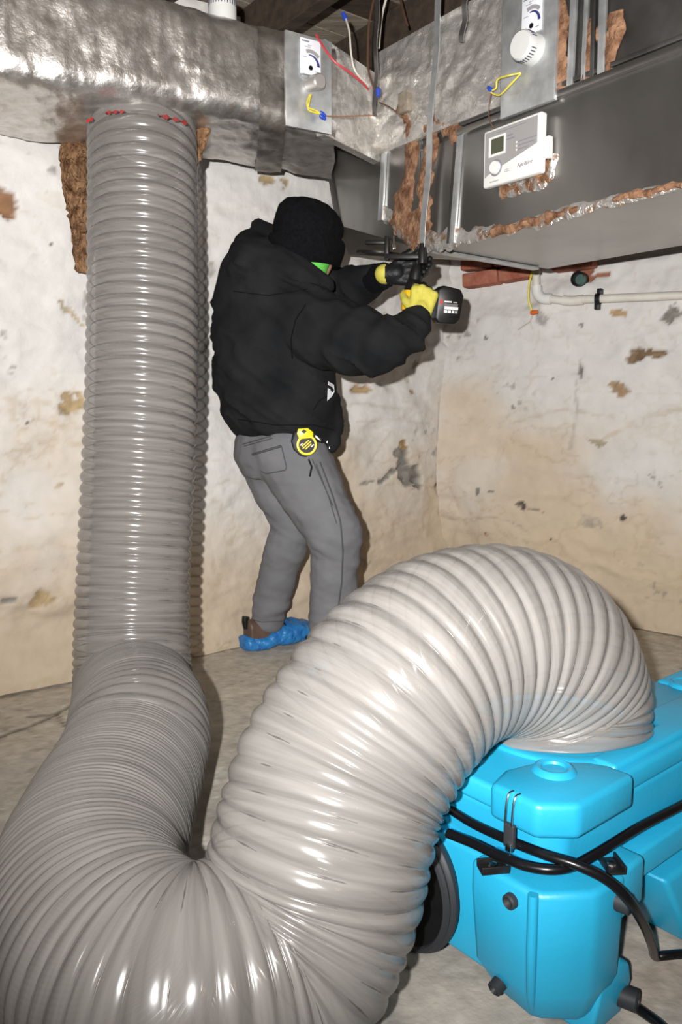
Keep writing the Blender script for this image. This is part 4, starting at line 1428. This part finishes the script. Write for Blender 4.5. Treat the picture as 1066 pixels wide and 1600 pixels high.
# second foot on the long side
mp_(MB().loft([ringpoly([(.36, -.02), (.60, -.02), (.60, .08), (.36, .08)], .0), ringpoly([(.31, -.026), (.64, -.026), (.64, .08), (.31, .08)], .08), ringpoly([(.27, -.02), (.66, -.02), (.66, .08), (.27, .08)], .150)]), 'rear_foot', M['blue'], bevel=.010)
mp_(MB().prism([(.17, -.012), (.70, -.012), (.70, .03), (.17, .03)], .175, .222), 'side_rail', M['blue'], bevel=.006)
mp_(MB().loft([ringpoly([(.0, .42), (.10, .42), (.10, .52), (.0, .52)], 0), ringpoly([(-.01, .40), (.12, .40), (.12, .53), (-.01, .53)], .16)]), 'foot', M['blue'], bevel=.01)
# left side panel behind the disc
mp_(MB().prism([(-.006, .12), (.06, .12), (.06, .50), (-.006, .50)], .05, .232), 'end_panel', M['blue'], bevel=.008)
# bumpers
for (p, ax_, r, l) in (((-.034, .050, .212), (-1, 0, 0), .0115, .008), ((-.022, .078, .060), (-1, 0, -.3), .0115, .012)):
    bp = mp_(MB().lathe(p, ax_, [(-.004, r), (l, r * .95), (l + .002, r * .7), (l * .4, r * .35), (l * .4, .0005)], 24), 'bumper', M['rubber'], cb_, bevel=0)
for (p, ax_, r, l) in (((.090, -.036, .205), (.25, -1, -.05), .015, .022), ((.130, -.030, .030), (.3, -1, 0), .016, .024)):
    bp = mp_(MB().lathe(p, ax_, [(-.006, r), (l, r), (l + .002, r * .85), (l + .002, r * .45), (l * .4, r * .40), (l * .4, .0005)], 24), 'bumper', M['rubber'], cb_, bevel=0)
# clamp plates with bolts on the block's top
for (px, py, rz) in ((771, 1356, -.55), (956, 1352, .95)):
    pcx = loc(atZ(px, py, .243))
    Rz = Matrix.Rotation(rz - MA + math.radians(40), 3, 'Z')
    mb = MB()
    mb.box((pcx.x, pcx.y, .242), (.042, .026, .004), Rz)
    for sgn in (-1, 1):
        off = Rz @ Vector((0, .012 * sgn, 0))
        mb.box((pcx.x + off.x, pcx.y + off.y, .247), (.042, .003, .010), Rz)
    cp_ = mp_(mb, 'clamp_plate', M['black'], None, bevel=.001)
    mp_(MB().lathe((pcx.x, pcx.y, .243), UP, [(0, .0085), (.002, .0085), (.002, .006), (.007, .006), (.0075, .0005)], 6), 'bolt', M['chrome'], cp_, bevel=0)
# wire latch on the lid's left side
lp = loc(atY(801, 1262, 1.085))
lx = -.008
mb = MB().tube(spline([(lx + .01, .080, .352), (lx - .001, .080, .351), (lx - .006, .080, .335), (lx - .008, .080, .308)], 5), .0016, 6)
mb.tube(spline([(lx + .01, .068, .352), (lx - .001, .068, .351), (lx - .006, .068, .335), (lx - .008, .068, .308)], 5), .0016, 6)
lt = mp_(mb, 'latch_bail', M['chrome'], None, bevel=0)
mp_(MB().box((lx - .004, .074, .291), (.008, .018, .036)), 'latch_lever', M['rubber'], lt, bevel=.002)
mp_(MB().box((lx - .009, .071, .276), (.006, .010, .012)), 'latch_hook', M['chrome'], lt, bevel=.001)
# black disc on the end
dz, dv = .142, .272
disc = mp_(MB().lathe((-.036, dv, dz), (-1, 0, 0), [(-.03, .10), (-.012, .112), (-.010, .1175), (-.002, .1195), (.002, .117), (.004, .113), (.008, .115), (.013, .113), (.015, .107), (.010, .104)], 64, cap=False), 'end_disc_rim', M['rubber'], None, bevel=0)
mp_(MB().lathe((-.036, dv, dz), (-1, 0, 0), [(-.02, .001), (-.02, .10), (.010, .104), (.006, .098), (.005, .05), (.005, .0005)], 64), 'end_disc', M['black'], disc, bevel=0)

# ------------------------------------------------------------------ black cord
cord1 = [atZ(700, 1262, .262), atZ(740, 1287, .268), atZ(800, 1315, .276), atZ(850, 1335, .282), atZ(902, 1352, .280), atZ(950, 1376, .262), atZ(985, 1410, .225), atZ(1008, 1448, .15), atZ(1020, 1480, .06), atZ(1024, 1494, .012), atZ(1040, 1493, .010), atZ(1080, 1491, .010), atZ(1140, 1500, .010)]
cord2 = [atZ(700, 1302, .262), atZ(740, 1318, .264), atZ(778, 1336, .266), atZ(830, 1355, .270), atZ(882, 1357, .272), atZ(930, 1335, .266), atZ(1000, 1292, .266), atZ(1080, 1250, .262), atZ(1160, 1200, .26)]
pcd = empty('power_cord', cord1[8], 'black power cord wrapped round the blue machine and trailing on the floor', 'cord')
build(MB().tube(spline(cord1, 10), .0075, 10), 'trailing_cord', M['cord'], pcd)
build(MB().tube(spline(cord2, 10), .0075, 10), 'wrapped_cord', M['cord'], pcd)
co_ = build(MB().tube(spline([atZ(975, 1560, .010), atZ(1000, 1578, .010), atZ(1030, 1600, .010), atZ(1060, 1630, .010)], 8), .0075, 10), 'floor_cord', M['cord'], None)
tag(co_, 'short length of black cord on the floor beside the machine foot', 'cord')

# ------------------------------------------------------------------ the man
FA = math.radians(35)
Fd = Vector((math.cos(FA), math.sin(FA), 0))     # the way he faces
Sd = Vector((math.sin(FA), -math.cos(FA), 0))    # towards his right side
man = empty('person', Vector((-.12, 2.82, 0)), 'person in black jacket, beanie and grey trousers drilling overhead', 'person')
Yb = 2.78
def jp(px, py, Y):
    return atY(px, py, Y)
J = dict(
    pelvis=jp(436, 690, 2.80), chest=jp(428, 500, 2.78), neck=jp(440, 415, 2.76), head=jp(484, 381, 2.71),
    shR=jp(474, 500, 2.63), elR=jp(604, 548, 2.42), wrR=jp(654, 498, 2.515),
    shL=jp(470, 452, 2.90), elL=jp(535, 462, 2.90), wrL=jp(606, 428, 2.66),
    hipR=jp(455, 715, 2.72), knR=jp(524, 830, 2.62), anR=jp(520, 1000, 2.68),
    hipL=jp(420, 715, 2.88), knL=jp(455, 815, 2.86), anL=jp(417, 972, 2.95))

# hands: bones as short tapering chains; palm, four fingers and a thumb
def hand_bones(wr, d, back, grow, curls, thumb_dir, thumb_curl, side):
    """d: hand direction, back: out of the back of the hand; side: axis from little finger to index"""
    d = d.normalized()
    back = (back - d * back.dot(d)).normalized()
    side = side.normalized()
    out = []
    names = [(.030, .045, .028, .022), (.010, .050, .031, .023), (-.011, .046, .029, .022), (-.031, .036, .022, .019)]
    kn = []
    for k, (o, l1, l2, l3) in enumerate(names):
        base = wr + d * .012 + side * o * .55
        knu = wr + d * (.092 - abs(o - .008) * .35) + side * o + back * .004
        out.append([(base, .017 + grow), (knu, .0125 + grow)])
        kn.append(knu)
        a = 0
        p = knu
        ch = [(p, .0115 + grow)]
        for L, c, r in zip((l1, l2, l3), curls[k], (.0100, .0090, .0082)):
            a += math.radians(c)
            dirn = d * math.cos(a) - back * math.sin(a)
            p = p + dirn * L
            ch.append((p, r + grow))
        out.append(ch)
    tb = wr + d * .028 + side * .026 - back * .004
    td = thumb_dir.normalized()
    p1 = tb + (td * .6 + side * .6 + d * .3).normalized() * .036
    p2 = p1 + td * .034
    p3 = p2 + (td + thumb_curl).normalized() * .027
    out.append([(wr + d * .015 + side * .01, .016 + grow), (tb, .0155 + grow), (p1, .0125 + grow), (p2, .0108 + grow), (p3, .0092 + grow)])
    return out
dR = Vector((.22, .10, .95))
backR = Vector((-.10, -1, .1))
sideR = Vector((-1, 0.05, .2))
curlR = [(55, 75, 45), (62, 80, 45), (66, 80, 45), (68, 80, 45)]
handR = lambda g: hand_bones(J['wrR'], dR, backR, g, curlR, Vector((-.15, .75, .6)), Vector((.5, .5, .1)), sideR)
dL = Vector((.95, -.30, .02))
backL = Vector((.25, 1, .05))
sideL = Vector((0.05, 0.1, 1))
curlL = [(22, 30, 25), (28, 36, 25), (32, 36, 25), (36, 40, 30)]
handL = lambda g: hand_bones(J['wrL'], dL, backL, g, curlL, Vector((.8, -.2, .45)), Vector((.3, -.4, .2)), sideL)

# the body under the clothes, one surface
mb = MB()
hd = J['head']
hup = Vector((.16, .02, .98)).normalized()
hf = (Fd + Vector((.1, .1, -.12))).normalized()
hf = (hf - hup * hf.dot(hup)).normalized()
hs = hf.cross(hup)
mb.ellipsoid(hd + hup * .015, hs * .076, hf * .096, hup * .105)
mb.ellipsoid(hd - hup * .045 + hf * .022, hs * .058, hf * .072, hup * .072)
mb.cap(hd + hf * .088 - hup * .005, hd + hf * .108 - hup * .032, .010, .014)       # nose
mb.cap(hd + hf * .075 - hup * .068 - hs * .015, hd + hf * .075 - hup * .068 + hs * .015, .012, .012)   # lips
mb.cap(hd + hf * .07 + hup * .022 - hs * .03, hd + hf * .07 + hup * .022 + hs * .03, .018, .018)     # brow
mb.ellipsoid(hd + hf * .068 - hup * .105, hs * .03, hf * .022, hup * .02)         # chin
for sg in (-1, 1):
    mb.ellipsoid(hd + hs * sg * .080 - hf * .004 - hup * .012, hs * .008, hf * .018, hup * .030)
mb.chain([(hd - hup * .05 - hf * .015, .058), (J['neck'], .062)])
mb.chain([(J['neck'], .07), (J['chest'], .13), (J['pelvis'], .11)])
for s in 'RL':
    mb.chain([(J['neck'], .06), (J['sh' + s], .065), (J['el' + s], .042), (J['wr' + s], .029)])
    mb.chain([(J['pelvis'], .10), (J['hip' + s], .088), (J['kn' + s], .058), (J['an' + s], .042)])
    foot_d = Vector((.80, .60, 0)) if s == 'L' else Vector((.86, .5, 0))
    an = J['an' + s]
    g0 = Vector((an.x, an.y, .045))
    mb.chain([(an, .042), (g0 - foot_d * .05, .036), (g0 + foot_d * .08, .036), (Vector((an.x, an.y, .035)) + foot_d * .18, .026)])
for ch in handR(-.0015) + handL(-.0015):
    mb.chain(ch)
me = remesh(mb, .0065, 3)
me.name = 'body'
ob = link('body', me, man)
finish(ob, M['skin'], True, recalc=False)
for sg in (-1, 1):
    e = MB().ellipsoid(hd + hf * .083 + hs * sg * .031 + hup * .0, hs * .012, hf * .010, hup * .010)
    build(e, 'eye', M['eye'], ob)

# trousers
def wrinkle(me, fn):
    co = coords(me)
    nr = normals(me)
    setco(me, co + nr * fn(co)[:, None])
mb = MB()
def ell_ring(c, w, d, tilt=Vector((0, 0, 0)), n=32, Sx=Sd, Fx=Fd):
    return [c + Sx * w * math.cos(2 * math.pi * k / n) + Fx * d * math.sin(2 * math.pi * k / n) + UP * (tilt.x * math.cos(2 * math.pi * k / n) + tilt.y * math.sin(2 * math.pi * k / n)) for k in range(n)]
mb.loft([ell_ring(jp(436, 640, 2.80), .168, .128), ell_ring(jp(434, 690, 2.80), .175, .145), ell_ring(jp(436, 720, 2.80), .175, .15), ell_ring(jp(440, 745, 2.80), .15, .13)])
mb.chain([(jp(452, 705, 2.72), .130), (jp(488, 770, 2.67), .116), (J['knR'], .092), (jp(522, 910, 2.65), .082), (jp(520, 990, 2.68), .078)])
mb.chain([(jp(424, 715, 2.88), .125), (jp(444, 775, 2.87), .102), (J['knL'] + Vector((0, 0, -.02)), .078), (jp(438, 885, 2.90), .073), (jp(419, 962, 2.95), .070)])
me = remesh(mb, .0085, 7)
for z0, an_ in ((None, None),):
    pass
def trouser_folds(co):
    d = np.zeros(len(co))
    k1 = np.array(J['knR'])
    k2 = np.array(J['knL'])
    for kc, a in ((k1, .022), (k2, .022)):
        dist = np.linalg.norm((co - kc) * np.array([1, 1, .8]), axis=1)
        q = co * np.array([3.2, 3.2, 15]) + np.array([0, 0, 1])[None, :] * (co[:, :1] * 8)
        d += a * np.exp(-(dist / .13) ** 2) * fbm(q, 1.1, 3, 21)
    q = co * np.array([6, 6, 16])
    d += .009 * fbm(q, 1.0, 3, 31)
    hemz = np.exp(-((co[:, 2] - .16) / .07) ** 2)
    d += .015 * hemz * fbm(co * np.array([5, 5, 30]), 1.0, 2, 51)
    d += .002 * fbm(co, 30, 2, 61)
    return d
wrinkle(me, trouser_folds)
me.name = 'trousers'
bvh_t = BVHTree.FromPolygons([tuple(v.co) for v in me.vertices], [tuple(p.vertices) for p in me.polygons])
trs = link('trousers', me, man)
finish(trs, M['denim'], True, recalc=False)
def drape(bvh, px, py, lift=.001, Yd=2.7):
    d = ray(px, py).normalized()
    hit = bvh.ray_cast(C0, d)
    if hit[0] is None:
        return None
    return hit[0] + hit[1] * lift
def seam(bvh, pts, r, mt, name, parent, n=8, lift=.0008):
    P = []
    for (a, b) in zip(pts, pts[1:]):
        for k in range(n):
            p = drape(bvh, a[0] + (b[0] - a[0]) * k / n, a[1] + (b[1] - a[1]) * k / n, lift)
            if p is not None and (not P or (p - P[-1]).length < .08):
                P.append(p)
    p = drape(bvh, *pts[-1], lift)
    if p is not None:
        P.append(p)
    if len(P) > 2:
        return build(MB().tube(P, r, 6), name, mt, parent)
seam(bvh_t, [(500, 722), (520, 775), (532, 815), (536, 860), (534, 910), (528, 955)], .0028, M['stitch'], 'side_seam', trs)
seam(bvh_t, [(494, 725), (514, 778), (526, 818)], .0018, M['stitch'], 'side_seam', trs)
seam(bvh_t, [(488, 718), (500, 745), (520, 790)], .0018, M['stitch'], 'tool_pocket_edge', trs)
seam(bvh_t, [(395, 710), (440, 697)], .0040, M['stitch'], 'pocket_edge', trs)
seam(bvh_t, [(440, 697), (448, 730), (446, 735), (416, 740), (408, 736)], .0018, M['stitch'], 'pocket_edge', trs)
seam(bvh_t, [(380, 694), (424, 682)], .0020, M['stitch'], 'yoke_seam', trs)
seam(bvh_t, [(382, 697), (426, 685)], .0016, M['stitch'], 'yoke_seam', trs)
seam(bvh_t, [(470, 880), (462, 920), (448, 960)], .0020, M['stitch'], 'inseam', trs)
seam(bvh_t, [(482, 718), (487, 730), (484, 745)], .0030, M['black'], 'pull_cord', trs, lift=.003)
seam(bvh_t, [(388, 966), (410, 972), (445, 970)], .0016, M['stitch'], 'hem_stitch', trs)

# jacket
mb = MB()
secs = [(449, 688, .190, .165, 2.79, (-.0, -.022)), (438, 645, .222, .185, 2.79, (0, -.012)), (430, 590, .243, .198, 2.79, (0, 0)), (428, 525, .243, .195, 2.79, (0, 0)),
        (424, 460, .232, .180, 2.79, (0, 0)), (420, 412, .200, .155, 2.79, (0, 0)), (420, 380, .130, .115, 2.79, (0, 0))]
mb.loft([ell_ring(jp(x, y, Y), w, d, Vector((t[0], t[1], 0))) for x, y, w, d, Y, t in secs])
mb.chain([(jp(462, 490, 2.66), .118), (jp(500, 515, 2.59), .110), (jp(550, 532, 2.50), .100), (jp(603, 545, 2.42), .080), (jp(632, 522, 2.47), .066), (jp(645, 507, 2.50), .054)])
mb.chain([(jp(465, 450, 2.88), .105), (jp(505, 455, 2.89), .085), (jp(540, 456, 2.88), .072), (jp(566, 444, 2.80), .062), (jp(586, 436, 2.73), .050)])
# hood heaped at the nape
mb.chain([(jp(452, 378, 2.84), .045), (jp(412, 378, 2.82), .062), (jp(392, 392, 2.76), .070), (jp(402, 408, 2.68), .072), (jp(436, 418, 2.63), .062), (jp(474, 430, 2.61), .046), (jp(506, 442, 2.64), .030)])
mb.chain([(jp(382, 395, 2.79), .06), (jp(372, 460, 2.80), .06)])
# pocket of the front hem hanging forward
mb.chain([(jp(505, 620, 2.74), .05), (jp(514, 660, 2.72), .042), (jp(517, 690, 2.71), .030)])
me = remesh(mb, .0085, 8)
aR = np.array(J['shR']); bR = np.array(J['elR'])
def jacket_folds(co):
    d = .014 * fbm(co * np.array([5, 5, 9]) + np.stack([co[:, 2] * 5, co[:, 2] * 0, co[:, 0] * 6], 1), 1.0, 3, 71)
    rg = 1 - np.abs(fbm(co * np.array([4, 4, 7]) + np.stack([co[:, 2] * 7, co[:, 2] * 2, co[:, 0] * 5], 1), 1.0, 3, 91)) * 2.6
    d += .016 * np.clip(rg, 0, 1) ** 2
    # rings of cloth pushed up the sleeve
    t = np.clip(((co - aR) @ (bR - aR)) / ((bR - aR) @ (bR - aR)), -.3, 1.6)
    near = np.exp(-(np.linalg.norm(co - (aR + t[:, None] * (bR - aR)), axis=1) / .11) ** 4)
    d += near * .0075 * np.sin(t * 20 + 3 * fbm(co, 6, 2, 5)) * sstep(.25, .6, t)
    hem = np.exp(-((co[:, 2] - (.80)) / .03) ** 2)
    d -= .008 * hem
    return d
wrinkle(me, jacket_folds)
me.name = 'jacket'
bvh_j = BVHTree.FromPolygons([tuple(v.co) for v in me.vertices], [tuple(p.vertices) for p in me.polygons])
jk = link('jacket', me, man)
finish(jk, M['jacket'], True, recalc=False)
# ribbed cuffs and waistband stitch
build(MB().tube(spline([jp(584, 437, 2.735), jp(593, 433.5, 2.705), jp(602, 430, 2.675)], 4), [.046] * 3 + [.045] * 3 + [.042] * 3, 24), 'cuff', M['rib'], jk)
build(MB().tube(spline([jp(640, 512, 2.49), jp(646, 505, 2.505), jp(650, 500, 2.515)], 4), [.050] * 3 + [.048] * 3 + [.042] * 3, 24), 'cuff', M['rib'], jk)
for a in (([(457, 560), (455, 530), (462, 500), (478, 476)], .0022), ([(372, 655), (430, 664), (490, 664), (523, 672)], .0016), ([(490, 640), (500, 625), (520, 615)], .0018), ([(365, 455), (420, 462), (480, 452)], .0014)):
    seam(bvh_j, a[0], a[1], M['rib'], 'jacket_seam', jk)
# paper sticking out of the front pocket
P = [drape(bvh_j, x, y, .004) for x, y in ((511, 596), (520, 601), (521, 612), (517, 620), (510, 626))]
P = [p for p in P if p is not None]
if len(P) > 3:
    vN = (C0 - P[0]).normalized()
    pp = build(MB().sweep_poly(P, vN * .002), 'pocket_paper', M['paper'], jk, smooth=False)
# zip pulls at the hem
for (x, y) in ((510, 690), (515, 699)):
    p = drape(bvh_j, x, y, .004) or jp(x, y, 2.70)
    build(MB().lathe(p, UP, [(-.004, .001), (-.0035, .0022), (.0035, .0022), (.004, .001)], 10), 'zip_pull', M['chrome'], jk)

# neon collar under the beanie
me = MB().lathe(hd - hup * .105 - hf * .005, hup, [(-.05, .076), (-.03, .074), (.0, .072), (.030, .076), (.058, .084), (.058, .078), (.03, .066), (-.05, .064)], 36, cap=False)
build(me, 'neck_gaiter', M['neon'], man)

# beanie: domed knit cap with folded cuff
b_old = (hup, hs, hf)
hup = Vector((.12, -.14, .96)).normalized()
hf = (Fd - hup * Fd.dot(hup)).normalized()
hs = hf.cross(hup)
mb = MB()
cap_c = hd + hup * .030 - b_old[2] * .012
rings = []
for (h_, r_, sh) in ((-.055, .106, 0), (-.01, .112, 0), (.02, .112, 0), (.05, .106, -.004), (.075, .090, -.010), (.094, .068, -.016), (.106, .042, -.020), (.110, .015, -.022)):
    rings.append([cap_c + hup * h_ + hs * r_ * .94 * math.cos(2 * math.pi * k / 48) + hf * (r_ * 1.06 * math.sin(2 * math.pi * k / 48) + sh) for k in range(48)])
mb.loft(rings, True)
me = remesh(mb, .006, 4)
wrinkle(me, lambda co: .010 * fbm(co * np.array([1, 1, 1.4]), 11, 3, 33) + .004 * fbm(co, 28, 2, 35))
me.name = 'beanie'
bn = link('beanie', me, man)
finish(bn, M['beanie'], True, recalc=False)
rings = []
cuff_ax = (hup + Vector((-.05, .0, 0))).normalized()
for (h_, r_) in ((-.090, .104), (-.094, .110), (-.088, .117), (-.045, .1255), (-.022, .1255), (-.010, .119), (-.010, .107), (-.045, .105)):
    rings.append([cap_c + hup * (h_ + .006 * math.cos(2 * math.pi * k / 64 * 2)) + hs * r_ * .93 * math.cos(2 * math.pi * k / 64) + hf * r_ * 1.04 * math.sin(2 * math.pi * k / 64) for k in range(64)])
rings.append(rings[0])
mb = MB().loft(rings, False)
me = mb.mesh('beanie_cuff')
wrinkle(me, lambda co: .003 * fbm(co, 14, 3, 41))
o = link('beanie_cuff', me, bn)
finish(o, M['beanie'], True)

hup, hs, hf = b_old
# gloves
def glove(bones, wr, dfore, back, nm, cuffy):
    mb = MB()
    for ch in bones:
        mb.chain(ch)
    mb.cap(wr - dfore * .012, wr + dfore * .03, .032, .030)
    me = remesh(mb, .0042, 2)
    me.name = nm
    o = link(nm, me, man)
    finish(o, [M['gloveY'], M['gloveB']], True, recalc=False)
    off = man.location
    for p in me.polygons:
        c = p.center + off
        rel = (c - wr).dot(dfore)
        yel = p.normal.dot(back) > .05 and rel < .105 or rel < cuffy
        p.material_index = 0 if yel else 1
    return o
glove(handR(.0018), J['wrR'], dR.normalized(), backR.normalized(), 'glove', .012)
glove(handL(.0018), J['wrL'], dL.normalized(), backL.normalized(), 'glove', -.002)

# shoes in blue plastic overshoes
def shoe(an, fd, nm_seed):
    sd = Vector((fd.y, -fd.x, 0))
    heel = Vector((an.x, an.y, 0)) - fd * .085
    def sec(t, w, z0, z1, n=24, e=2.6):
        out = []
        for k in range(n):
            a = 2 * math.pi * k / n
            ca, sa = math.cos(a), math.sin(a)
            x = w * math.copysign(abs(ca) ** (2 / e), ca)
            z = (z0 + z1) / 2 + (z1 - z0) / 2 * math.copysign(abs(sa) ** (2 / e), sa)
            out.append(heel + fd * t + sd * x + UP * z)
        return out
    mb = MB().loft([sec(-.006, .018, .03, .105), sec(.0, .034, .008, .122), (sec(.05, .040, .006, .118)), sec(.10, .042, .006, .108), sec(.16, .046, .006, .088), sec(.22, .048, .006, .066), sec(.27, .040, .006, .052), sec(.292, .02, .010, .038)])
    me = remesh(mb, .006, 2)
    me.name = 'shoe'
    so = link('shoe', me, man)
    finish(so, M['shoe'], True, recalc=False)
    mb = MB().loft([sec(-.022, .024, .012, .050), sec(-.014, .044, .003, .062), sec(.05, .052, .002, .062), sec(.10, .055, .002, .078), sec(.16, .060, .002, .098), sec(.22, .062, .002, .088), sec(.29, .054, .002, .070), sec(.325, .03, .006, .045)])
    me = remesh(mb, .006, 2)
    wrinkle(me, lambda co: .008 * (np.abs(fbm(co, 20, 3, nm_seed)) * 2 - .5) + .003 * fbm(co, 60, 2, nm_seed + 3))
    c = coords(me)
    c[:, 2] = np.maximum(c[:, 2], .0015)
    setco(me, c)
    me.name = 'shoe_cover'
    o = link('shoe_cover', me, man)
    finish(o, M['cover'], True, recalc=False)
    # elastic edge and laces
    b = BVHTree.FromPolygons([tuple(v.co + man.location) for v in me.vertices], [tuple(p.vertices) for p in me.polygons])
    lc = MB()
    for k in range(3):
        t = .10 + k * .022
        lc.tube(spline([heel + fd * t + sd * .040 + UP * .075, heel + fd * (t + .004) + sd * .030 + UP * (.100 - k * .006), heel + fd * (t + .004) + UP * (.109 - k * .008)], 5), .003, 6)
    build(lc, 'lace', M['black'], so)
    build(MB().tube(spline([heel - fd * .004 + UP * .09, heel - fd * .010 + UP * .115, heel - fd * .008 + UP * .135], 4), .012, 10), 'heel_tab', M['black'], so)
shoe(Vector((J['anL'].x, J['anL'].y, 0)), Vector((.80, .60, 0)), 5)
shoe(Vector((J['anR'].x, J['anR'].y, 0)), Vector((.86, .51, 0)), 9)

# tape measure clipped at his hip
tp = drape(bvh_t, 474, 692, 0)
tN = (C0 - tp)
tN = (tN.normalized() * .8 + Vector((.2, -.5, 0))).normalized()
tU = UP.cross(tN).normalized()
tV = tN.cross(tU)
tape = empty('tape_measure', tp + tN * .022, 'yellow and black tape measure clipped at the hip of the trousers', 'tape measure')
cT = tp + tN * .020
prof_pts = []
for k in range(24):
    a = 2 * math.pi * k / 24
    r = .040 if not (-2.2 < a - 2 * math.pi < -.6) else .043
    prof_pts.append((math.cos(a) * r, math.sin(a) * r * .98))
def tape_poly(scale, z, cut=True):
    out = []
    for (a, b) in prof_pts:
        out.append(cT + tU * (a * scale) + tV * (b * scale) + tN * z)
    return out
body = [(-.034, .034), (-.010, .046), (.016, .044), (.034, .028), (.040, -.006), (.030, -.024), (.004, -.046), (-.012, -.042), (-.034, -.022), (-.042, .006)]
build(MB().sweep_poly([cT + tU * a + tV * b - tN * .016 for a, b in body], tN * .034), 'case', M['rubber'], tape, bevel=.005)
ringc = cT + tU * .006 - tV * .006 + tN * .018
rY = MB().lathe(ringc, tN, [(-.002, .026), (-.002, .034), (.004, .033), (.005, .030), (.004, .026)], 40, cap=False)
yl = build(rY, 'yellow_ring', M['tapey'], tape)
build(MB().sweep_poly([cT + tU * a + tV * b + tN * .016 for a, b in ((-.026, .030), (-.022, .046), (.010, .048), (.028, .034), (.026, .016), (-.018, .012))], tN * .006), 'yellow_top', M['tapey'], tape, bevel=.002)
build(MB().sweep_poly([cT + tU * a + tV * b + tN * .0215 for a, b in ((-.012, .036), (-.004, .044), (.006, .038), (-.002, .030))], tN * .0012), 'thumb_lock', M['black'], tape, smooth=False)
bd = build(MB().lathe(ringc, tN, [(-.004, .001), (-.004, .027), (.002, .027), (.002, .001)], 36), 'badge', M['black'], tape)
ud = (tU * .75 + tV * .66).normalized()
vd2 = tN.cross(ud).normalized()
for k, (o1, o2, w, mt) in enumerate(((0, 0, .036, 'tapey'), (0, .007, .030, 'tapey'), (0, -.007, .026, 'tapey'), (.012, -.014, .012, 'white'), (-.012, .013, .010, 'white'))):
    build(MB().frame_box(ringc + tN * .0026 + ud * o1 + vd2 * o2, ud, vd2, tN, w, .0036, .001), 'badge_bar', M[mt], bd, smooth=False)
build(MB().sweep_poly([cT + tU * a + tV * b + tN * .0 for a, b in ((.036, .026), (.056, .014), (.058, .006), (.052, .002), (.050, .008), (.036, .016))], tN * .004), 'belt_clip', M['chrome'], tape, bevel=.001)

# ------------------------------------------------------------------ cordless drill, bit up, battery to the right
YD = 2.575
def dp(px, py, Y=YD):
    return atY(px, py, Y)
drill = empty('cordless_drill', dp(645, 480), 'yellow and black cordless drill held upright in the gloved hands', 'drill')
axd = (dp(655, 405) - dp(641, 488)).normalized()
b0 = dp(640, 488)
build(MB().lathe(b0, axd, [(0, .020), (.004, .028), (.03, .031), (.062, .030), (.066, .028)], 28), 'motor_housing', M['drilly'], drill)
g0 = b0 + axd * .064
build(MB().lathe(g0, axd, [(0, .029), (.02, .027), (.034, .022), (.036, .0205)], 28), 'gearbox', M['black'], drill)
build(MB().lathe(g0 + axd * .034, axd, [(0, .0205), (.02, .021), (.034, .019), (.05, .012), (.052, .006)], 24), 'chuck', M['dark'], drill)
build(MB().lathe(g0 + axd * .082, axd, [(0, .004), (.03, .004), (.032, .003), (.055, .003), (.06, .0005)], 10), 'bit', M['chrome'], drill)
hx = (dp(690, 477) - dp(645, 476)).normalized()
h0 = b0 + axd * .030
build(MB().tube([h0 + hx * .015, h0 + hx * .035, h0 + hx * .065, h0 + hx * .085], [.019, .0175, .0175, .021], 20), 'grip', M['black'], drill)
bc_ = dp(697, 477)
bN = Vector((.10, -1, -.10)).normalized()
bU = (hx + axd * -.05).normalized()
bU = (bU - bN * bU.dot(bN)).normalized()
bV = bN.cross(bU)
if bV.z < 0:
    bV = -bV
oct_ = [(-.036, -.042), (-.022, -.058), (.030, -.056), (.044, -.040), (.048, .030), (.036, .050), (-.020, .058), (-.036, .044)]
bat = build(MB().sweep_poly([bc_ + bU * a + bV * b + bN * .028 for a, b in oct_], -bN * .075), 'battery', M['black'], drill, bevel=.005)
build(MB().frame_box(bc_ - bU * .044 + bN * .0, bU, bV, bN, .022, .085, .060), 'battery_shoe', M['rubber'], drill, bevel=.004)
build(MB().frame_box(bc_ - bU * .022 + bV * .008 + bN * .0285, bU, bV, bN, .009, .014, .002), 'red_mark', M['red'], bat, smooth=False)
for (a, b, w, h_, mt) in ((-.001, .010, .024, .004, 'white'), (.022, .009, .012, .003, 'grey'), (.010, .003, .042, .0016, 'grey'), (.010, -.001, .042, .0016, 'grey'), (.011, -.009, .044, .009, 'white'),
                          (-.006, -.020, .010, .008, 'paper'), (.006, -.020, .010, .008, 'paper'), (.018, -.020, .008, .008, 'white'), (.028, -.020, .008, .008, 'grey')):
    build(MB().frame_box(bc_ + bU * a + bV * b + bN * .0288, bU, bV, bN, w, h_, .0014), 'battery_print', M[mt], bat, smooth=False)
# black cutter frame held over the chuck
frm = empty('cutter_frame', dp(632, 401, 2.53), 'black bent steel bracket held over the drill chuck under the plenum', 'bracket')
br_w = .018
p_ = [dp(661, 401, 2.525), dp(606, 401, 2.555)]
Ub = (p_[0] - p_[1]).normalized()
build(MB().frame_box((p_[0] + p_[1]) / 2, Ub, UP, Ub.cross(UP), (p_[0] - p_[1]).length + .01, .016, .022), 'cross_bar', M['dark'], frm, bevel=.003)
build(MB().frame_box(dp(605, 388, 2.558), Ub, UP, Ub.cross(UP), .014, .072, .022), 'upright', M['dark'], frm, bevel=.003)
build(MB().frame_box(dp(588, 379, 2.575), Ub, UP, Ub.cross(UP), .07, .012, .02), 'upper_arm', M['dark'], frm, bevel=.003)
build(MB().lathe(dp(660, 412, 2.525), UP, [(0, .014), (.03, .016), (.045, .012), (.060, .009), (.062, .001)], 20), 'hub', M['dark'], frm)
build(MB().lathe(dp(615, 390, 2.55), UP, [(0, .003), (0, .008), (.010, .009), (.018, .004), (.04, .003), (.042, .0005)], 12), 'pilot_bolt', M['chrome'], frm)
